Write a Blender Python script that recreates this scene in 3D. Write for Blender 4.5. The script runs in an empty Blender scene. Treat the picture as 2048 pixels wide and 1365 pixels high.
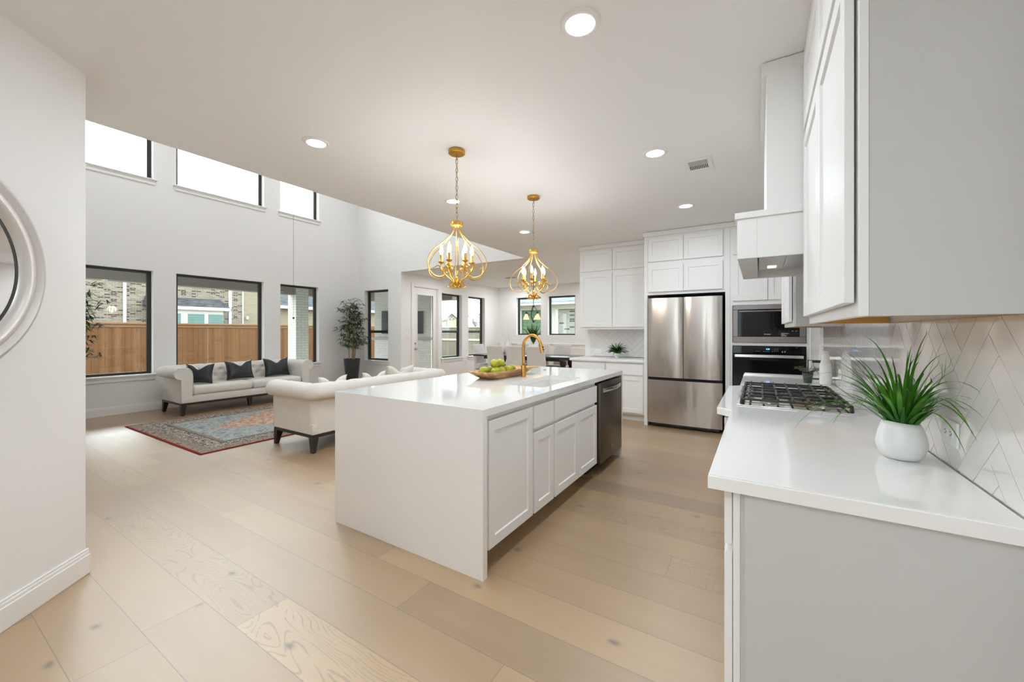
import bpy, bmesh, math, random
from mathutils import Vector, Matrix
PI = math.pi
scene = bpy.context.scene
col = scene.collection
# ------------------------------------------------------------------ camera
H = 1.333
THETA = math.atan(494.0/796.0)
cam_d = bpy.data.cameras.new('camera')
cam = bpy.data.objects.new('camera', cam_d); col.objects.link(cam)
cam.location = (0, 0, H); cam.rotation_euler = (PI/2, 0, THETA)
cam_d.sensor_width = 36.0; cam_d.lens = 796.0/2048*36.0
cam_d.shift_y = -18.5/2048.0
cam_d.clip_start = 0.02; cam_d.clip_end = 300
scene.camera = cam
# ------------------------------------------------------------------ world (even overcast sky)
w = bpy.data.worlds.new('overcast_sky'); scene.world = w; w.use_nodes = True
nt = w.node_tree; bg = nt.nodes['Background']
bg.inputs[0].default_value = (0.90, 0.955, 1.0, 1)
SKY_BASE, SKY_GLOW = 5.4, 17.0        # overcast, with the sun glowing through the cloud over the living room side
tc = nt.nodes.new('ShaderNodeTexCoord'); dp = nt.nodes.new('ShaderNodeVectorMath'); dp.operation = 'DOT_PRODUCT'
dp.inputs[1].default_value = Vector((-.76, .18, .62)).normalized()
nt.links.new(tc.outputs['Generated'], dp.inputs[0])
mx_ = nt.nodes.new('ShaderNodeMath'); mx_.operation = 'MAXIMUM'; nt.links.new(dp.outputs['Value'], mx_.inputs[0]); mx_.inputs[1].default_value = 0
pw = nt.nodes.new('ShaderNodeMath'); pw.operation = 'POWER'; nt.links.new(mx_.outputs[0], pw.inputs[0]); pw.inputs[1].default_value = 9.0
ma = nt.nodes.new('ShaderNodeMath'); ma.operation = 'MULTIPLY_ADD'; nt.links.new(pw.outputs[0], ma.inputs[0]); ma.inputs[1].default_value = SKY_GLOW; ma.inputs[2].default_value = SKY_BASE
nt.links.new(ma.outputs[0], bg.inputs[1])
# ------------------------------------------------------------------ colour management
vs = scene.view_settings
vs.view_transform = 'Standard'; vs.look = 'None'; vs.gamma = 1.0; vs.use_curve_mapping = False
vs.exposure = 0.26
cy = scene.cycles
cy.use_denoising = True
cy.max_bounces = 10; cy.diffuse_bounces = 6; cy.glossy_bounces = 5; cy.transmission_bounces = 6; cy.transparent_max_bounces = 16
cy.caustics_reflective = False; cy.caustics_refractive = False
cy.sample_clamp_indirect = 4.0; cy.sample_clamp_direct = 12.0
cy.use_light_tree = True
# ------------------------------------------------------------------ lights of the rooms (recessed kitchen lamps, plus added unseen fill lamps)
def lamp(name, loc, power, size, color=(.80, .915, 1), down=True, spread=PI):
    d = bpy.data.lights.new(name, 'AREA'); d.shape = 'DISK'; d.size = size; d.energy = power; d.color = color
    d.spread = spread
    o = bpy.data.objects.new(name, d); col.objects.link(o); o.location = loc
    return o
KITCHEN_LAMPS = [(-.697, 1.716), (-.697, 3.265), (-.697, 4.815), (-2.81, 1.755), (-2.81, 3.32), (-2.81, 4.87)]
ADDED_FILL = [(-1.5, -.75), (-.2, -1.5), (-.7, -2.9)]
LAMP_W = 9.4
for (x, y) in KITCHEN_LAMPS: lamp('downlight_and_fill', (x, y, 2.728), LAMP_W, .13)
for (x, y) in ADDED_FILL: lamp('downlight_and_fill', (x, y, 2.728), LAMP_W*1.9, .13)  # fill lamps added behind the camera, no fixtures there
for (x, y) in [(-6.2, 7.6), (-3.6, 7.6), (-6.2, 10.0), (-3.6, 10.0)]: lamp('downlight_and_fill', (x, y, 2.728), LAMP_W*1.45, .13, (.95, .975, 1))  # added to brighten the dining room, without ceiling fixtures
for (x, y) in [(-7.6, 2.0), (-5.0, 2.0), (-7.6, 5.2), (-5.0, 5.2), (-6.3, 3.6)]: lamp('downlight_and_fill', (x, y, 5.56), LAMP_W*1.5, .16, (.93, .97, 1))  # unseen lamps added high up to brighten the living room
# ------------------------------------------------------------------ helpers
WLOC = {}
def wloc(o): return WLOC.get(o.name, Vector((0, 0, 0)))
def props(o, label=None, cat=None, group=None, kind=None):
    if label: o['label'] = label
    if cat: o['category'] = cat
    if group: o['group'] = group
    if kind: o['kind'] = kind
def thing(name, label, cat, loc=(0, 0, 0), rotz=0, group=None, kind=None):
    o = bpy.data.objects.new(name, None); col.objects.link(o)
    o.location = loc; o.rotation_euler = (0, 0, rotz); o.empty_display_size = .1
    props(o, label, cat, group, kind); WLOC[o.name] = Vector(loc); return o
def obj(name, bm, m, parent=None, world=False, smooth=False, angle=None):
    """bm -> one mesh object. world=True: vertices are in world space, moved into the (unrotated) parent's space"""
    if world and parent is not None:
        bmesh.ops.translate(bm, vec=-wloc(parent), verts=bm.verts)
    me = bpy.data.meshes.new(name); 
    bm.normal_update(); bm.to_mesh(me); bm.free()
    if isinstance(m, (list, tuple)):
        for k in m: me.materials.append(k)
    else: me.materials.append(m)
    if smooth: me.shade_smooth()
    if angle is not None:
        me.shade_smooth(); me.set_sharp_from_angle(angle=math.radians(angle))
    o = bpy.data.objects.new(name, me); col.objects.link(o)
    if parent is not None:
        o.parent = parent; WLOC[o.name] = wloc(parent)
    return o
def struct(name, bm, m, parent=None, **k):
    o = obj(name, bm, m, parent, **k)
    if parent is None: o['kind'] = 'structure'
    return o
def single(name, bm, m, label, cat, base, group=None, **k):
    """a thing that is one mesh; world-space verts, origin moved to its base"""
    bmesh.ops.translate(bm, vec=-Vector(base), verts=bm.verts)
    o = obj(name, bm, m, None, **k); o.location = base; WLOC[o.name] = Vector(base)
    props(o, label, cat, group); return o
def dup(root, loc, rotz=0, label=None, group=None):
    r = root.copy(); col.objects.link(r); r.location = loc; r.rotation_euler = (0, 0, rotz)
    if label: r['label'] = label
    if group: r['group'] = group
    for ch in list(root.children):
        c = ch.copy(); col.objects.link(c); c.parent = r
        for g in list(ch.children):
            d = g.copy(); col.objects.link(d); d.parent = c
    return r
def B(): return bmesh.new()
def box(bm, x0, x1, y0, y1, z0, z1, bev=0, seg=1, M=None, mi=0):
    r = bmesh.ops.create_cube(bm, size=1)
    vs = r['verts']
    mat = Matrix.Translation(((x0+x1)/2, (y0+y1)/2, (z0+z1)/2)) @ Matrix.Diagonal((abs(x1-x0), abs(y1-y0), abs(z1-z0), 1))
    bmesh.ops.transform(bm, matrix=mat, verts=vs)
    fs = list({f for v in vs for f in v.link_faces})
    for f in fs: f.material_index = mi
    if bev > 0:
        es = list({e for v in vs for e in v.link_edges})
        rr = bmesh.ops.bevel(bm, geom=es, offset=bev, segments=seg, affect='EDGES', profile=.5, clamp_overlap=True)
        vs = list({v for f in rr['faces'] for v in f.verts} | {v for v in vs if v.is_valid})
        for f in rr['faces']: f.material_index = mi
    if M is not None: bmesh.ops.transform(bm, matrix=M, verts=vs)
    return vs
def cyl(bm, p0, p1, r0, r1=None, n=16, cap=True, mi=0):
    p0 = Vector(p0); p1 = Vector(p1); r1 = r0 if r1 is None else r1
    d = (p1-p0); L = d.length; q = d.to_track_quat('Z', 'Y')
    r = bmesh.ops.create_cone(bm, cap_ends=cap, segments=n, radius1=r0, radius2=r1, depth=L)
    bmesh.ops.transform(bm, matrix=Matrix.Translation((p0+p1)/2) @ q.to_matrix().to_4x4(), verts=r['verts'])
    for v in r['verts']:
        for f in v.link_faces: f.material_index = mi
    return r['verts']
def lathe(bm, prof, c=(0, 0, 0), n=32, mi=0, cap0=True, cap1=True, sx=1, sy=1):
    rings = []
    for (r, z) in prof:
        rings.append([bm.verts.new((c[0]+sx*r*math.cos(2*PI*i/n), c[1]+sy*r*math.sin(2*PI*i/n), c[2]+z)) for i in range(n)])
    for a, b in zip(rings, rings[1:]):
        for i in range(n):
            f = bm.faces.new((a[i], a[(i+1) % n], b[(i+1) % n], b[i])); f.material_index = mi
    if cap0: bm.faces.new(list(reversed(rings[0]))).material_index = mi
    if cap1: bm.faces.new(rings[-1]).material_index = mi
    return rings
def catmull(pts, k=6):
    P = [Vector(p) for p in pts]; out = []
    for i in range(len(P)-1):
        a = P[max(i-1, 0)]; b = P[i]; c = P[i+1]; d = P[min(i+2, len(P)-1)]
        for j in range(k):
            t = j/k
            out.append(.5*((2*b)+(-a+c)*t+(2*a-5*b+4*c-d)*t*t+(-a+3*b-3*c+d)*t**3))
    out.append(P[-1]); return out
def tube(bm, pts, r, n=8, mi=0, flat=None, closed=False):
    """r: number or list; flat=(wide, thin) scales the section"""
    P = [Vector(p) for p in pts]; N = len(P)
    rings = []; up = None
    for i, p in enumerate(P):
        if closed: t = P[(i+1) % N]-P[i-1]
        else: t = P[min(i+1, N-1)]-P[max(i-1, 0)]
        t.normalize()
        if up is None:
            up = Vector((0, 0, 1)) if abs(t.z) < .9 else Vector((1, 0, 0))
        s = t.cross(up)
        if s.length < 1e-5: s = t.cross(Vector((0, 1, 0)))
        s.normalize(); u2 = s.cross(t); u2.normalize(); up = u2
        rr = r[i] if isinstance(r, (list, tuple)) else r
        fx, fy = flat if flat else (1, 1)
        rings.append([bm.verts.new(p+s*(rr*fx*math.cos(2*PI*k/n))+u2*(rr*fy*math.sin(2*PI*k/n))) for k in range(n)])
    pairs = list(zip(rings, rings[1:]))
    if closed: pairs.append((rings[-1], rings[0]))
    for a, b in pairs:
        for k in range(n):
            bm.faces.new((a[k], a[(k+1) % n], b[(k+1) % n], b[k])).material_index = mi
    if not closed:
        bm.faces.new(list(reversed(rings[0]))).material_index = mi; bm.faces.new(rings[-1]).material_index = mi
def ball(bm, c, r, u=16, v=10, s=(1, 1, 1), mi=0):
    rr = bmesh.ops.create_uvsphere(bm, u_segments=u, v_segments=v, radius=r)
    bmesh.ops.transform(bm, matrix=Matrix.Translation(c) @ Matrix.Diagonal((s[0], s[1], s[2], 1)), verts=rr['verts'])
    for q in rr['verts']:
        for f in q.link_faces: f.material_index = mi
    return rr['verts']
def prism(bm, pts, z0, z1, mi=0):
    a = [bm.verts.new((p[0], p[1], z0)) for p in pts]; b = [bm.verts.new((p[0], p[1], z1)) for p in pts]
    n = len(pts)
    bm.faces.new(list(reversed(a))).material_index = mi; bm.faces.new(b).material_index = mi
    for i in range(n): bm.faces.new((a[i], a[(i+1) % n], b[(i+1) % n], b[i])).material_index = mi
def fix(bm): bmesh.ops.recalc_face_normals(bm, faces=bm.faces); return bm
class Frame:
    """face frame: origin O, U along, N outwards, V up"""
    def __init__(s, O, U, N): s.O = Vector(O); s.U = Vector(U); s.N = Vector(N); s.V = Vector((0, 0, 1))
    def p(s, u, v, n): return s.O+s.U*u+s.V*v+s.N*n
    def box(s, bm, u0, u1, v0, v1, n0, n1, bev=0, seg=1, mi=0):
        a = s.p(u0, v0, n0); b = s.p(u1, v1, n1)
        return box(bm, min(a.x, b.x), max(a.x, b.x), min(a.y, b.y), max(a.y, b.y), min(a.z, b.z), max(a.z, b.z), bev, seg, mi=mi)
def shaker(bm, F, u0, u1, v0, v1, n0=0, t=.02, rail=.06, rec=.009, slope=.004):
    """recessed panel door standing on plane n0"""
    def ring(d, n): return [bm.verts.new(F.p(*q, n)) for q in ((u0+d, v0+d), (u1-d, v0+d), (u1-d, v1-d), (u0+d, v1-d))]
    b = .0015
    R = [ring(0, n0), ring(0, n0+t-b), ring(b, n0+t), ring(rail, n0+t), ring(rail+slope, n0+t-rec)]
    for a, c in zip(R, R[1:]):
        for i in range(4): bm.faces.new((a[i], a[(i+1) % 4], c[(i+1) % 4], c[i]))
    bm.faces.new(R[-1]); bm.faces.new(list(reversed(R[0])))
    fix(bm)
def slab(bm, F, u0, u1, v0, v1, n0=0, t=.02): F.box(bm, u0, u1, v0, v1, n0, n0+t, .0015)
# ------------------------------------------------------------------ materials
def nodes(m):
    m.use_nodes = True; n = m.node_tree; return n, n.nodes['Principled BSDF']
def mat(name, c, rough=.5, metal=0, spec=.5, **k):
    m = bpy.data.materials.new(name); n, b = nodes(m)
    b.inputs['Base Color'].default_value = (*c, 1); b.inputs['Roughness'].default_value = rough
    b.inputs['Metallic'].default_value = metal; b.inputs['Specular IOR Level'].default_value = spec
    for a, v in k.items():
        b.inputs[a.replace('_', ' ')].default_value = v
    return m
def emit(name, c, s):
    m = bpy.data.materials.new(name); n, b = nodes(m)
    b.inputs['Base Color'].default_value = (*c, 1); b.inputs['Emission Color'].default_value = (*c, 1); b.inputs['Emission Strength'].default_value = s
    return m
class NT:
    def __init__(s, m): s.t = m.node_tree; s.b = s.t.nodes['Principled BSDF']
    def n(s, typ, **k):
        o = s.t.nodes.new(typ)
        for a, v in k.items(): setattr(o, a, v)
        return o
    def l(s, a, b): s.t.links.new(a, b)
    def math(s, op, a, b=None, c=None):
        o = s.n('ShaderNodeMath', operation=op)
        for i, v in enumerate((a, b, c)):
            if v is None: continue
            if hasattr(v, 'links'): s.l(v, o.inputs[i])
            else: o.inputs[i].default_value = v
        return o.outputs[0]
    def coord(s):
        t = s.n('ShaderNodeTexCoord'); x = s.n('ShaderNodeSeparateXYZ'); s.l(t.outputs['Object'], x.inputs[0]); return t.outputs['Object'], x.outputs
    def comb(s, x, y, z):
        o = s.n('ShaderNodeCombineXYZ')
        for i, v in enumerate((x, y, z)):
            if hasattr(v, 'links'): s.l(v, o.inputs[i])
            else: o.inputs[i].default_value = v
        return o.outputs[0]
    def noise(s, vec, scale, detail=2, rough=.5, dist=0):
        o = s.n('ShaderNodeTexNoise'); s.l(vec, o.inputs['Vector'])
        o.inputs['Scale'].default_value = scale; o.inputs['Detail'].default_value = detail; o.inputs['Roughness'].default_value = rough; o.inputs['Distortion'].default_value = dist
        return o.outputs['Fac']
    def ramp(s, fac, stops, interp='LINEAR'):
        o = s.n('ShaderNodeValToRGB'); s.l(fac, o.inputs[0]); cr = o.color_ramp; cr.interpolation = interp
        while len(cr.elements) > 1: cr.elements.remove(cr.elements[-1])
        cr.elements[0].position = stops[0][0]; cr.elements[0].color = (*stops[0][1], 1)
        for p, c in stops[1:]:
            e = cr.elements.new(p); e.color = (*c, 1)
        return o.outputs[0]
    def mix(s, f, a, b, mode='MIX'):
        o = s.n('ShaderNodeMix', data_type='RGBA', blend_type=mode)
        for sock, v in ((o.inputs[0], f), (o.inputs[6], a), (o.inputs[7], b)):
            if hasattr(v, 'links'): s.l(v, sock)
            elif isinstance(v, tuple): sock.default_value = (*v, 1)
            else: sock.default_value = v
        return o.outputs[2]
    def bump(s, h, strength=.2, dist=.01):
        o = s.n('ShaderNodeBump'); s.l(h, o.inputs['Height']); o.inputs['Strength'].default_value = strength; o.inputs['Distance'].default_value = dist
        s.l(o.outputs[0], s.b.inputs['Normal']); return o
    def color(s, c): s.l(c, s.b.inputs['Base Color'])
def wallpaint(name, c, rough=.55):
    m = mat(name, c, rough, spec=.3); k = NT(m); v, x = k.coord()
    k.bump(k.noise(v, 55, 3, .6), .10, .004); return m
M = {}
M['wall'] = wallpaint('wall_paint', (.84, .83, .82))
M['ceil'] = wallpaint('ceiling_paint', (.88, .885, .895), .6)
M['trim'] = mat('trim_paint', (.85, .84, .82), .32)
M['cab'] = mat('cabinet_lacquer', (.84, .835, .825), .46, spec=.35)
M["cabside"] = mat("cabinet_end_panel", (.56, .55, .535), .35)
M['quartz'] = mat('white_quartz', (.86, .845, .83), .06, Coat_Weight=.3, Coat_Roughness=.03)
M['sink'] = mat('fireclay', (.80, .77, .74), .25)
M['black'] = mat('black_paint', (.012, .012, .013), .35)
M['bronze'] = mat('bronze_window_frame', (.020, .016, .014), .35)
M['dark'] = mat('dark_void', (.01, .01, .01), .8)
M['plyedge'] = mat('maple_underside', (.55, .30, .09), .5)
M['brass'] = mat('brushed_brass', (.62, .32, .085), .30, 1.0)
M['gold'] = mat('gold_leaf', (.52, .29, .045), .36, .88)
M['chain'] = mat('antique_brass', (.38, .30, .18), .35, .9)
M['white_ceramic'] = mat('white_ceramic', (.82, .82, .81), .30)
M['white_matte'] = mat('white_matte_ceramic', (.80, .79, .77), .55)
M['plate'] = mat('white_plastic', (.84, .83, .81), .30)
M['slot'] = mat('outlet_slot', (.03, .03, .03), .6)
M['blackglass'] = mat('black_glass', (.003, .003, .0035), .05, spec=.22)
M['steel_dark'] = mat('slate_steel', (.105, .085, .070), .33, .85)
M['chrome'] = mat('chrome', (.72, .71, .69), .16, 1.0)
M['nickel'] = mat('satin_nickel', (.55, .53, .50), .28, 1.0)
M['iron'] = mat('cast_iron', (.022, .021, .021), .42)
M['leg'] = mat('espresso_wood', (.022, .015, .012), .35)
M['leather'] = mat('black_leather', (.014, .016, .018), .34)
M['charcoal'] = mat('charcoal_planter', (.030, .034, .038), .42)
M['soil'] = mat('soil', (.03, .02, .012), .9)
M['bark'] = mat('bamboo_cane', (.34, .27, .15), .55)
M['oilbronze'] = mat('oil_rubbed_bronze', (.012, .010, .009), .4)
M['mirror'] = mat('mirror_glass', (.92, .93, .93), .01, 1.0)
M['lamp_disc'] = emit('lamp_diffuser', (1, .97, .92), 9)
M['hood_led'] = emit('hood_led', (1, .97, .92), 1.5)
M['bulb'] = emit('candle_bulb', (1, .80, .50), 3.6)
M['led'] = emit('blue_clock', (.10, .45, 1.0), 4)
M['shade'] = emit('amber_glass', (1.0, .62, .36), .75)
M['display'] = mat('dim_print', (.35, .36, .38), .5)
M['white_print'] = mat('white_print', (.85, .85, .85), .5)
def streaky_steel(name, c, rough, amt):
    m = mat(name, c, rough, 1.0); k = NT(m); v, x = k.coord()
    h1 = k.noise(k.comb(k.math('MULTIPLY', x[0], 5.2), 0.0, k.math('MULTIPLY', x[2], .9)), 1.0, 2, .4, .4)
    k.bump(h1, amt, .05); return m
M['steel'] = streaky_steel('stainless_door', (.47, .43, .40), .20, .13)
M['steel_flat'] = mat('brushed_stainless', (.24, .215, .205), .36, .9)
def fabric(name, c, c2, sc=220):
    m = mat(name, c, .9, spec=.15); k = NT(m); v, x = k.coord()
    a = k.noise(k.comb(k.math('MULTIPLY', x[0], 1.0), x[1], k.math('MULTIPLY', x[2], .25)), sc, 2, .6)
    b = k.noise(v, 9, 2)
    f = k.math('MULTIPLY_ADD', a, .7, k.math('MULTIPLY', b, .3))
    k.color(k.ramp(f, [(.3, c2), (.7, c)])); k.bump(a, .25, .002)
    return m
M['linen'] = fabric('linen_upholstery', (.80, .76, .71), (.66, .625, .58))
M['cream'] = fabric('cream_linen', (.82, .76, .69), (.72, .66, .59))
M['chair_fab'] = fabric('chair_linen', (.80, .78, .75), (.70, .68, .65))
def leafm(name, a, b):
    m = mat(name, a, .5, spec=.22); k = NT(m); v, x = k.coord()
    k.color(k.ramp(k.noise(v, 9, 2), [(.3, a), (.7, b)])); return m
M['bamboo_leaf'] = leafm('bamboo_leaf', (.012, .058, .016), (.038, .125, .030))
M['grass_leaf'] = leafm('grass_blade', (.012, .085, .004), (.075, .26, .012))
M['fern_leaf'] = leafm('fern_leaf', (.035, .12, .018), (.11, .24, .045))
M['sage_leaf'] = leafm('sage_leaf', (.05, .075, .035), (.16, .19, .11))
M['pale_leaf'] = leafm('pale_green_leaf', (.07, .16, .055), (.18, .30, .12))
def applem():
    m = mat('green_apple', (.3, .34, .02), .35); k = NT(m); v, x = k.coord()
    k.color(k.ramp(k.noise(v, 25, 3), [(.3, (.24, .28, .010)), (.7, (.46, .43, .016))])); return m
M['apple'] = applem()
def dough():
    m = mat('rustic_wood', (.5, .3, .12), .5); k = NT(m); v, x = k.coord()
    f = k.noise(k.comb(k.math('MULTIPLY', x[0], 14.0), k.math('MULTIPLY', x[1], 2.2), k.math('MULTIPLY', x[2], 20.0)), 1.6, 3, .6, .8)
    k.color(k.ramp(f, [(.3, (.17, .075, .022)), (.5, (.42, .23, .09)), (.72, (.62, .40, .19))])); k.bump(f, .4, .004); return m
M['dough'] = dough()
def tablewood():
    m = mat('dark_table_wood', (.03, .02, .017), .22); return m
M['table'] = tablewood()
def floor_mat():
    m = mat('oak_planks', (.4, .3, .2), .30, spec=1.0, Coat_Weight=1.0, Coat_IOR=1.62, Coat_Roughness=.46); k = NT(m); v, x = k.coord()
    Wd, Ln = .2345, 1.85
    yy = k.math('DIVIDE', k.math('SUBTRACT', x[1], .634), Wd)
    row = k.math('FLOOR', yy); fy = k.math('FRACT', yy)
    wn = k.n('ShaderNodeTexWhiteNoise', noise_dimensions='1D'); k.l(row, wn.inputs['W'])
    xx = k.math('ADD', k.math('DIVIDE', x[0], Ln), k.math('MULTIPLY', wn.outputs['Value'], 7.31))
    ci = k.math('FLOOR', xx); fx = k.math('FRACT', xx)
    w2 = k.n('ShaderNodeTexWhiteNoise', noise_dimensions='2D'); k.l(k.comb(row, ci, 0.0), w2.inputs['Vector'])
    rnd = w2.outputs['Value']; sep = k.n('ShaderNodeSeparateColor'); k.l(w2.outputs['Color'], sep.inputs[0])
    r1, r2 = sep.outputs[1], sep.outputs[2]
    gx = k.math('MULTIPLY', k.math('MINIMUM', fx, k.math('SUBTRACT', 1.0, fx)), Ln)
    gy = k.math('MULTIPLY', k.math('MINIMUM', fy, k.math('SUBTRACT', 1.0, fy)), Wd)
    g = k.math('MINIMUM', gx, gy)
    gap = k.math('LESS_THAN', g, .0014)
    base = k.ramp(rnd, [(0, (.19, .105, .040)), (.15, (.26, .145, .056)), (.5, (.315, .178, .070)), (.85, (.35, .203, .082)), (1, (.42, .26, .112))])
    ox = k.math('ADD', x[0], k.math('MULTIPLY', rnd, 31.0)); oy = k.math('ADD', x[1], k.math('MULTIPLY', r1, 17.0))
    fine = k.noise(k.comb(k.math('MULTIPLY', ox, 3.0), k.math('MULTIPLY', oy, 60.0), 0.0), 1.0, 4, .6, .3)
    broad = k.noise(k.comb(k.math('MULTIPLY', ox, 1.2), k.math('MULTIPLY', oy, 6.0), 0.0), 1.0, 3, .55, .6)
    # cathedral grain: contour lines of a stretched noise field
    cn = k.noise(k.comb(k.math('MULTIPLY', ox, 1.0), k.math('MULTIPLY', oy, 3.6), 0.0), 1.0, 2, .45, .25)
    cont = k.math('FRACT', k.math('MULTIPLY', cn, 40.0))
    line = k.math('MULTIPLY', k.math('LESS_THAN', k.math('ABSOLUTE', k.math('SUBTRACT', cont, .5)), .11), k.math('GREATER_THAN', fine, .45))
    gate = k.math('GREATER_THAN', r2, .76)
    line = k.math('MULTIPLY', line, gate)
    c1 = k.mix(k.math('MULTIPLY', fine, .35), base, (.30, .20, .115), 'MIX')
    c2 = k.mix(k.math('MULTIPLY', broad, .28), c1, (.60, .45, .30), 'MIX')
    c3 = k.mix(k.math('MULTIPLY', line, .48), c2, (.19, .125, .075), 'MIX')
    vo = k.n('ShaderNodeTexVoronoi', voronoi_dimensions='2D'); k.l(k.comb(k.math('ADD', ox, k.math('MULTIPLY', fine, .05)), k.math('ADD', k.math('MULTIPLY', oy, 1.5), k.math('MULTIPLY', broad, .05)), 0.0), vo.inputs['Vector']); vo.inputs['Scale'].default_value = 1.25
    kn = k.ramp(vo.outputs['Distance'], [(0, (1, 1, 1)), (.018, (.75, .75, .75)), (.034, (.2, .2, .2)), (.06, (0, 0, 0))])
    vs_ = k.n('ShaderNodeSeparateColor'); k.l(vo.outputs['Color'], vs_.inputs[0])
    kn = k.math('MULTIPLY', k.math('MULTIPLY', kn, .85), k.math('GREATER_THAN', vs_.outputs[0], .45))
    c4 = k.mix(kn, c3, (.10, .065, .045), 'MIX')
    c5 = k.mix(k.math('MULTIPLY', gap, .7), c4, (.09, .06, .04), 'MIX')
    k.color(c5)
    k.l(k.math('MULTIPLY_ADD', fine, .14, .36), k.b.inputs['Roughness'])
    hgt = k.math('SUBTRACT', k.math('SUBTRACT', k.math('MULTIPLY', fine, .25), k.math('MULTIPLY', line, .5)), k.math('MULTIPLY', gap, 3.0))
    k.bump(hgt, .35, .0012)
    return m
M['floor'] = floor_mat()
def rug_mat(hx, hy):
    m = mat('persian_rug', (.4, .3, .3), .95, spec=.1); k = NT(m); v, x = k.coord()
    n1 = k.noise(v, 26, 3, .65, .4); n2 = k.noise(v, 13, 4, .65, 1.0); n3 = k.noise(v, 60, 2, .6)
    ax = k.math('ABSOLUTE', x[0]); ay = k.math('ABSOLUTE', x[1])
    d = k.math('MINIMUM', k.math('SUBTRACT', hx, ax), k.math('SUBTRACT', hy, ay))
    # motif bands
    bandcol = k.ramp(n1, [(.38, (.055, .06, .07)), (.46, (.12, .10, .095)), (.52, (.58, .50, .41)), (.58, (.20, .13, .115)), (.66, (.08, .09, .10))])
    tan = k.ramp(n3, [(.35, (.15, .115, .09)), (.65, (.33, .27, .21))])
    blue = k.ramp(n2, [(.32, (.13, .15, .16)), (.46, (.27, .31, .31)), (.56, (.42, .43, .40)), (.68, (.20, .18, .165))])
    blue = k.mix(k.math('MULTIPLY', k.math('GREATER_THAN', n1, .60), .6), blue, (.18, .12, .10))
    rust = k.ramp(n2, [(.30, (.22, .10, .07)), (.48, (.42, .23, .15)), (.62, (.52, .41, .32)), (.76, (.26, .17, .15))])
    rust = k.mix(k.math('MULTIPLY', k.math('GREATER_THAN', n1, .56), .6), rust, (.60, .52, .43))
    med = k.math('ADD', k.math('DIVIDE', ax, .78), k.math('DIVIDE', ay, 1.15)); med = k.math('ADD', med, k.math('MULTIPLY', k.math('SUBTRACT', n2, .5), .9))
    core = k.math('ADD', k.math('DIVIDE', ax, .20), k.math('DIVIDE', ay, .26)); core = k.math('ADD', core, k.math('MULTIPLY', k.math('SUBTRACT', n1, .5), 1.2))
    field = k.mix(k.math('LESS_THAN', med, 1.0), blue, rust)
    field = k.mix(k.math('LESS_THAN', core, 1.0), field, (.06, .09, .12))
    corner = k.math('ADD', k.math('SUBTRACT', hx, ax), k.math('SUBTRACT', hy, ay))
    def upto(val, a, b): return k.mix(k.math('LESS_THAN', d, val), a, b)
    c = upto(.40, field, tan)
    c = upto(.35, c, (.05, .06, .075))
    c = upto(.335, c, bandcol)
    c = upto(.155, c, tan)
    c = upto(.10, c, (.30, .25, .20))
    c = k.mix(k.math('MULTIPLY', k.math('LESS_THAN', d, .10), k.math('GREATER_THAN', n1, .55)), c, (.12, .085, .075))
    c = upto(.028, c, (.22, .022, .016))
    k.color(c); k.bump(n3, .4, .004); return m
def brickm(name, c1, c2, mortar, bw=.215, rh=.075, scale=1.0, axis='yz', rough=.85, dark=None):
    m = mat(name, c1, rough, spec=.2); k = NT(m); v, x = k.coord()
    br = k.n('ShaderNodeTexBrick'); br.inputs['Scale'].default_value = scale
    vec = k.comb(x[1] if axis == 'yz' else x[0], x[2], 0.0) if axis != 'd' else k.comb(k.math('ADD', x[0], x[1]), x[2], 0.0)
    k.l(vec, br.inputs['Vector'])
    br.inputs['Brick Width'].default_value = bw; br.inputs['Row Height'].default_value = rh; br.inputs['Mortar Size'].default_value = .008
    br.inputs['Color1'].default_value = (*c1, 1); br.inputs['Color2'].default_value = (*c2, 1); br.inputs['Mortar'].default_value = (*mortar, 1)
    br.inputs['Bias'].default_value = -.1
    outc = br.outputs['Color']
    if dark:
        row = k.math('FLOOR', k.math('DIVIDE', x[2], rh)); cl = k.math('FLOOR', k.math('DIVIDE', vec.node.inputs[0].links[0].from_socket, bw))
        wn = k.n('ShaderNodeTexWhiteNoise', noise_dimensions='2D'); k.l(k.comb(row, cl, 0.0), wn.inputs['Vector'])
        sel = k.math('MULTIPLY', k.math('GREATER_THAN', wn.outputs['Value'], 1-dark[0]), k.math('SUBTRACT', 1.0, br.outputs['Fac']))
        outc = k.mix(sel, outc, dark[1])
    k.color(outc); k.bump(k.math('SUBTRACT', 1.0, br.outputs['Fac']), .5, .006); return m
M['brick_house'] = brickm('tumbled_brick', (.22, .19, .155), (.12, .10, .085), (.27, .24, .195), dark=(.20, (.05, .03, .026)), bw=.19, rh=.062)
M['brick_tan'] = brickm('tan_brick', (.25, .215, .155), (.21, .18, .13), (.25, .22, .165))
M['brick_white_y'] = brickm('painted_white_brick', (.62, .62, .58), (.54, .55, .50), (.42, .43, .39), axis='yz')
M['brick_white_x'] = brickm('painted_white_brick_side', (.66, .66, .63), (.58, .58, .55), (.48, .48, .45), axis='xz')
M['brick_white_d'] = brickm('white_brick_fireplace', (.80, .80, .78), (.74, .74, .72), (.66, .66, .64), axis='d')
M['brick_wash'] = brickm('whitewashed_brick', (.30, .31, .28), (.25, .26, .23), (.31, .32, .30), axis='xz', dark=(.08, (.09, .085, .075)))
def shingle(name, c, c2, axis='y'):
    m = mat(name, c, .9, spec=.1); k = NT(m); v, x = k.coord()
    f = k.noise(k.comb(k.math('MULTIPLY', x[0], 3.0 if axis == 'x' else 8.0), k.math('MULTIPLY', x[1], 3.0 if axis == 'y' else 8.0), k.math('MULTIPLY', x[2], 12.0)), 1.3, 2)
    k.color(k.ramp(f, [(.35, c2), (.65, c)])); return m
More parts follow.
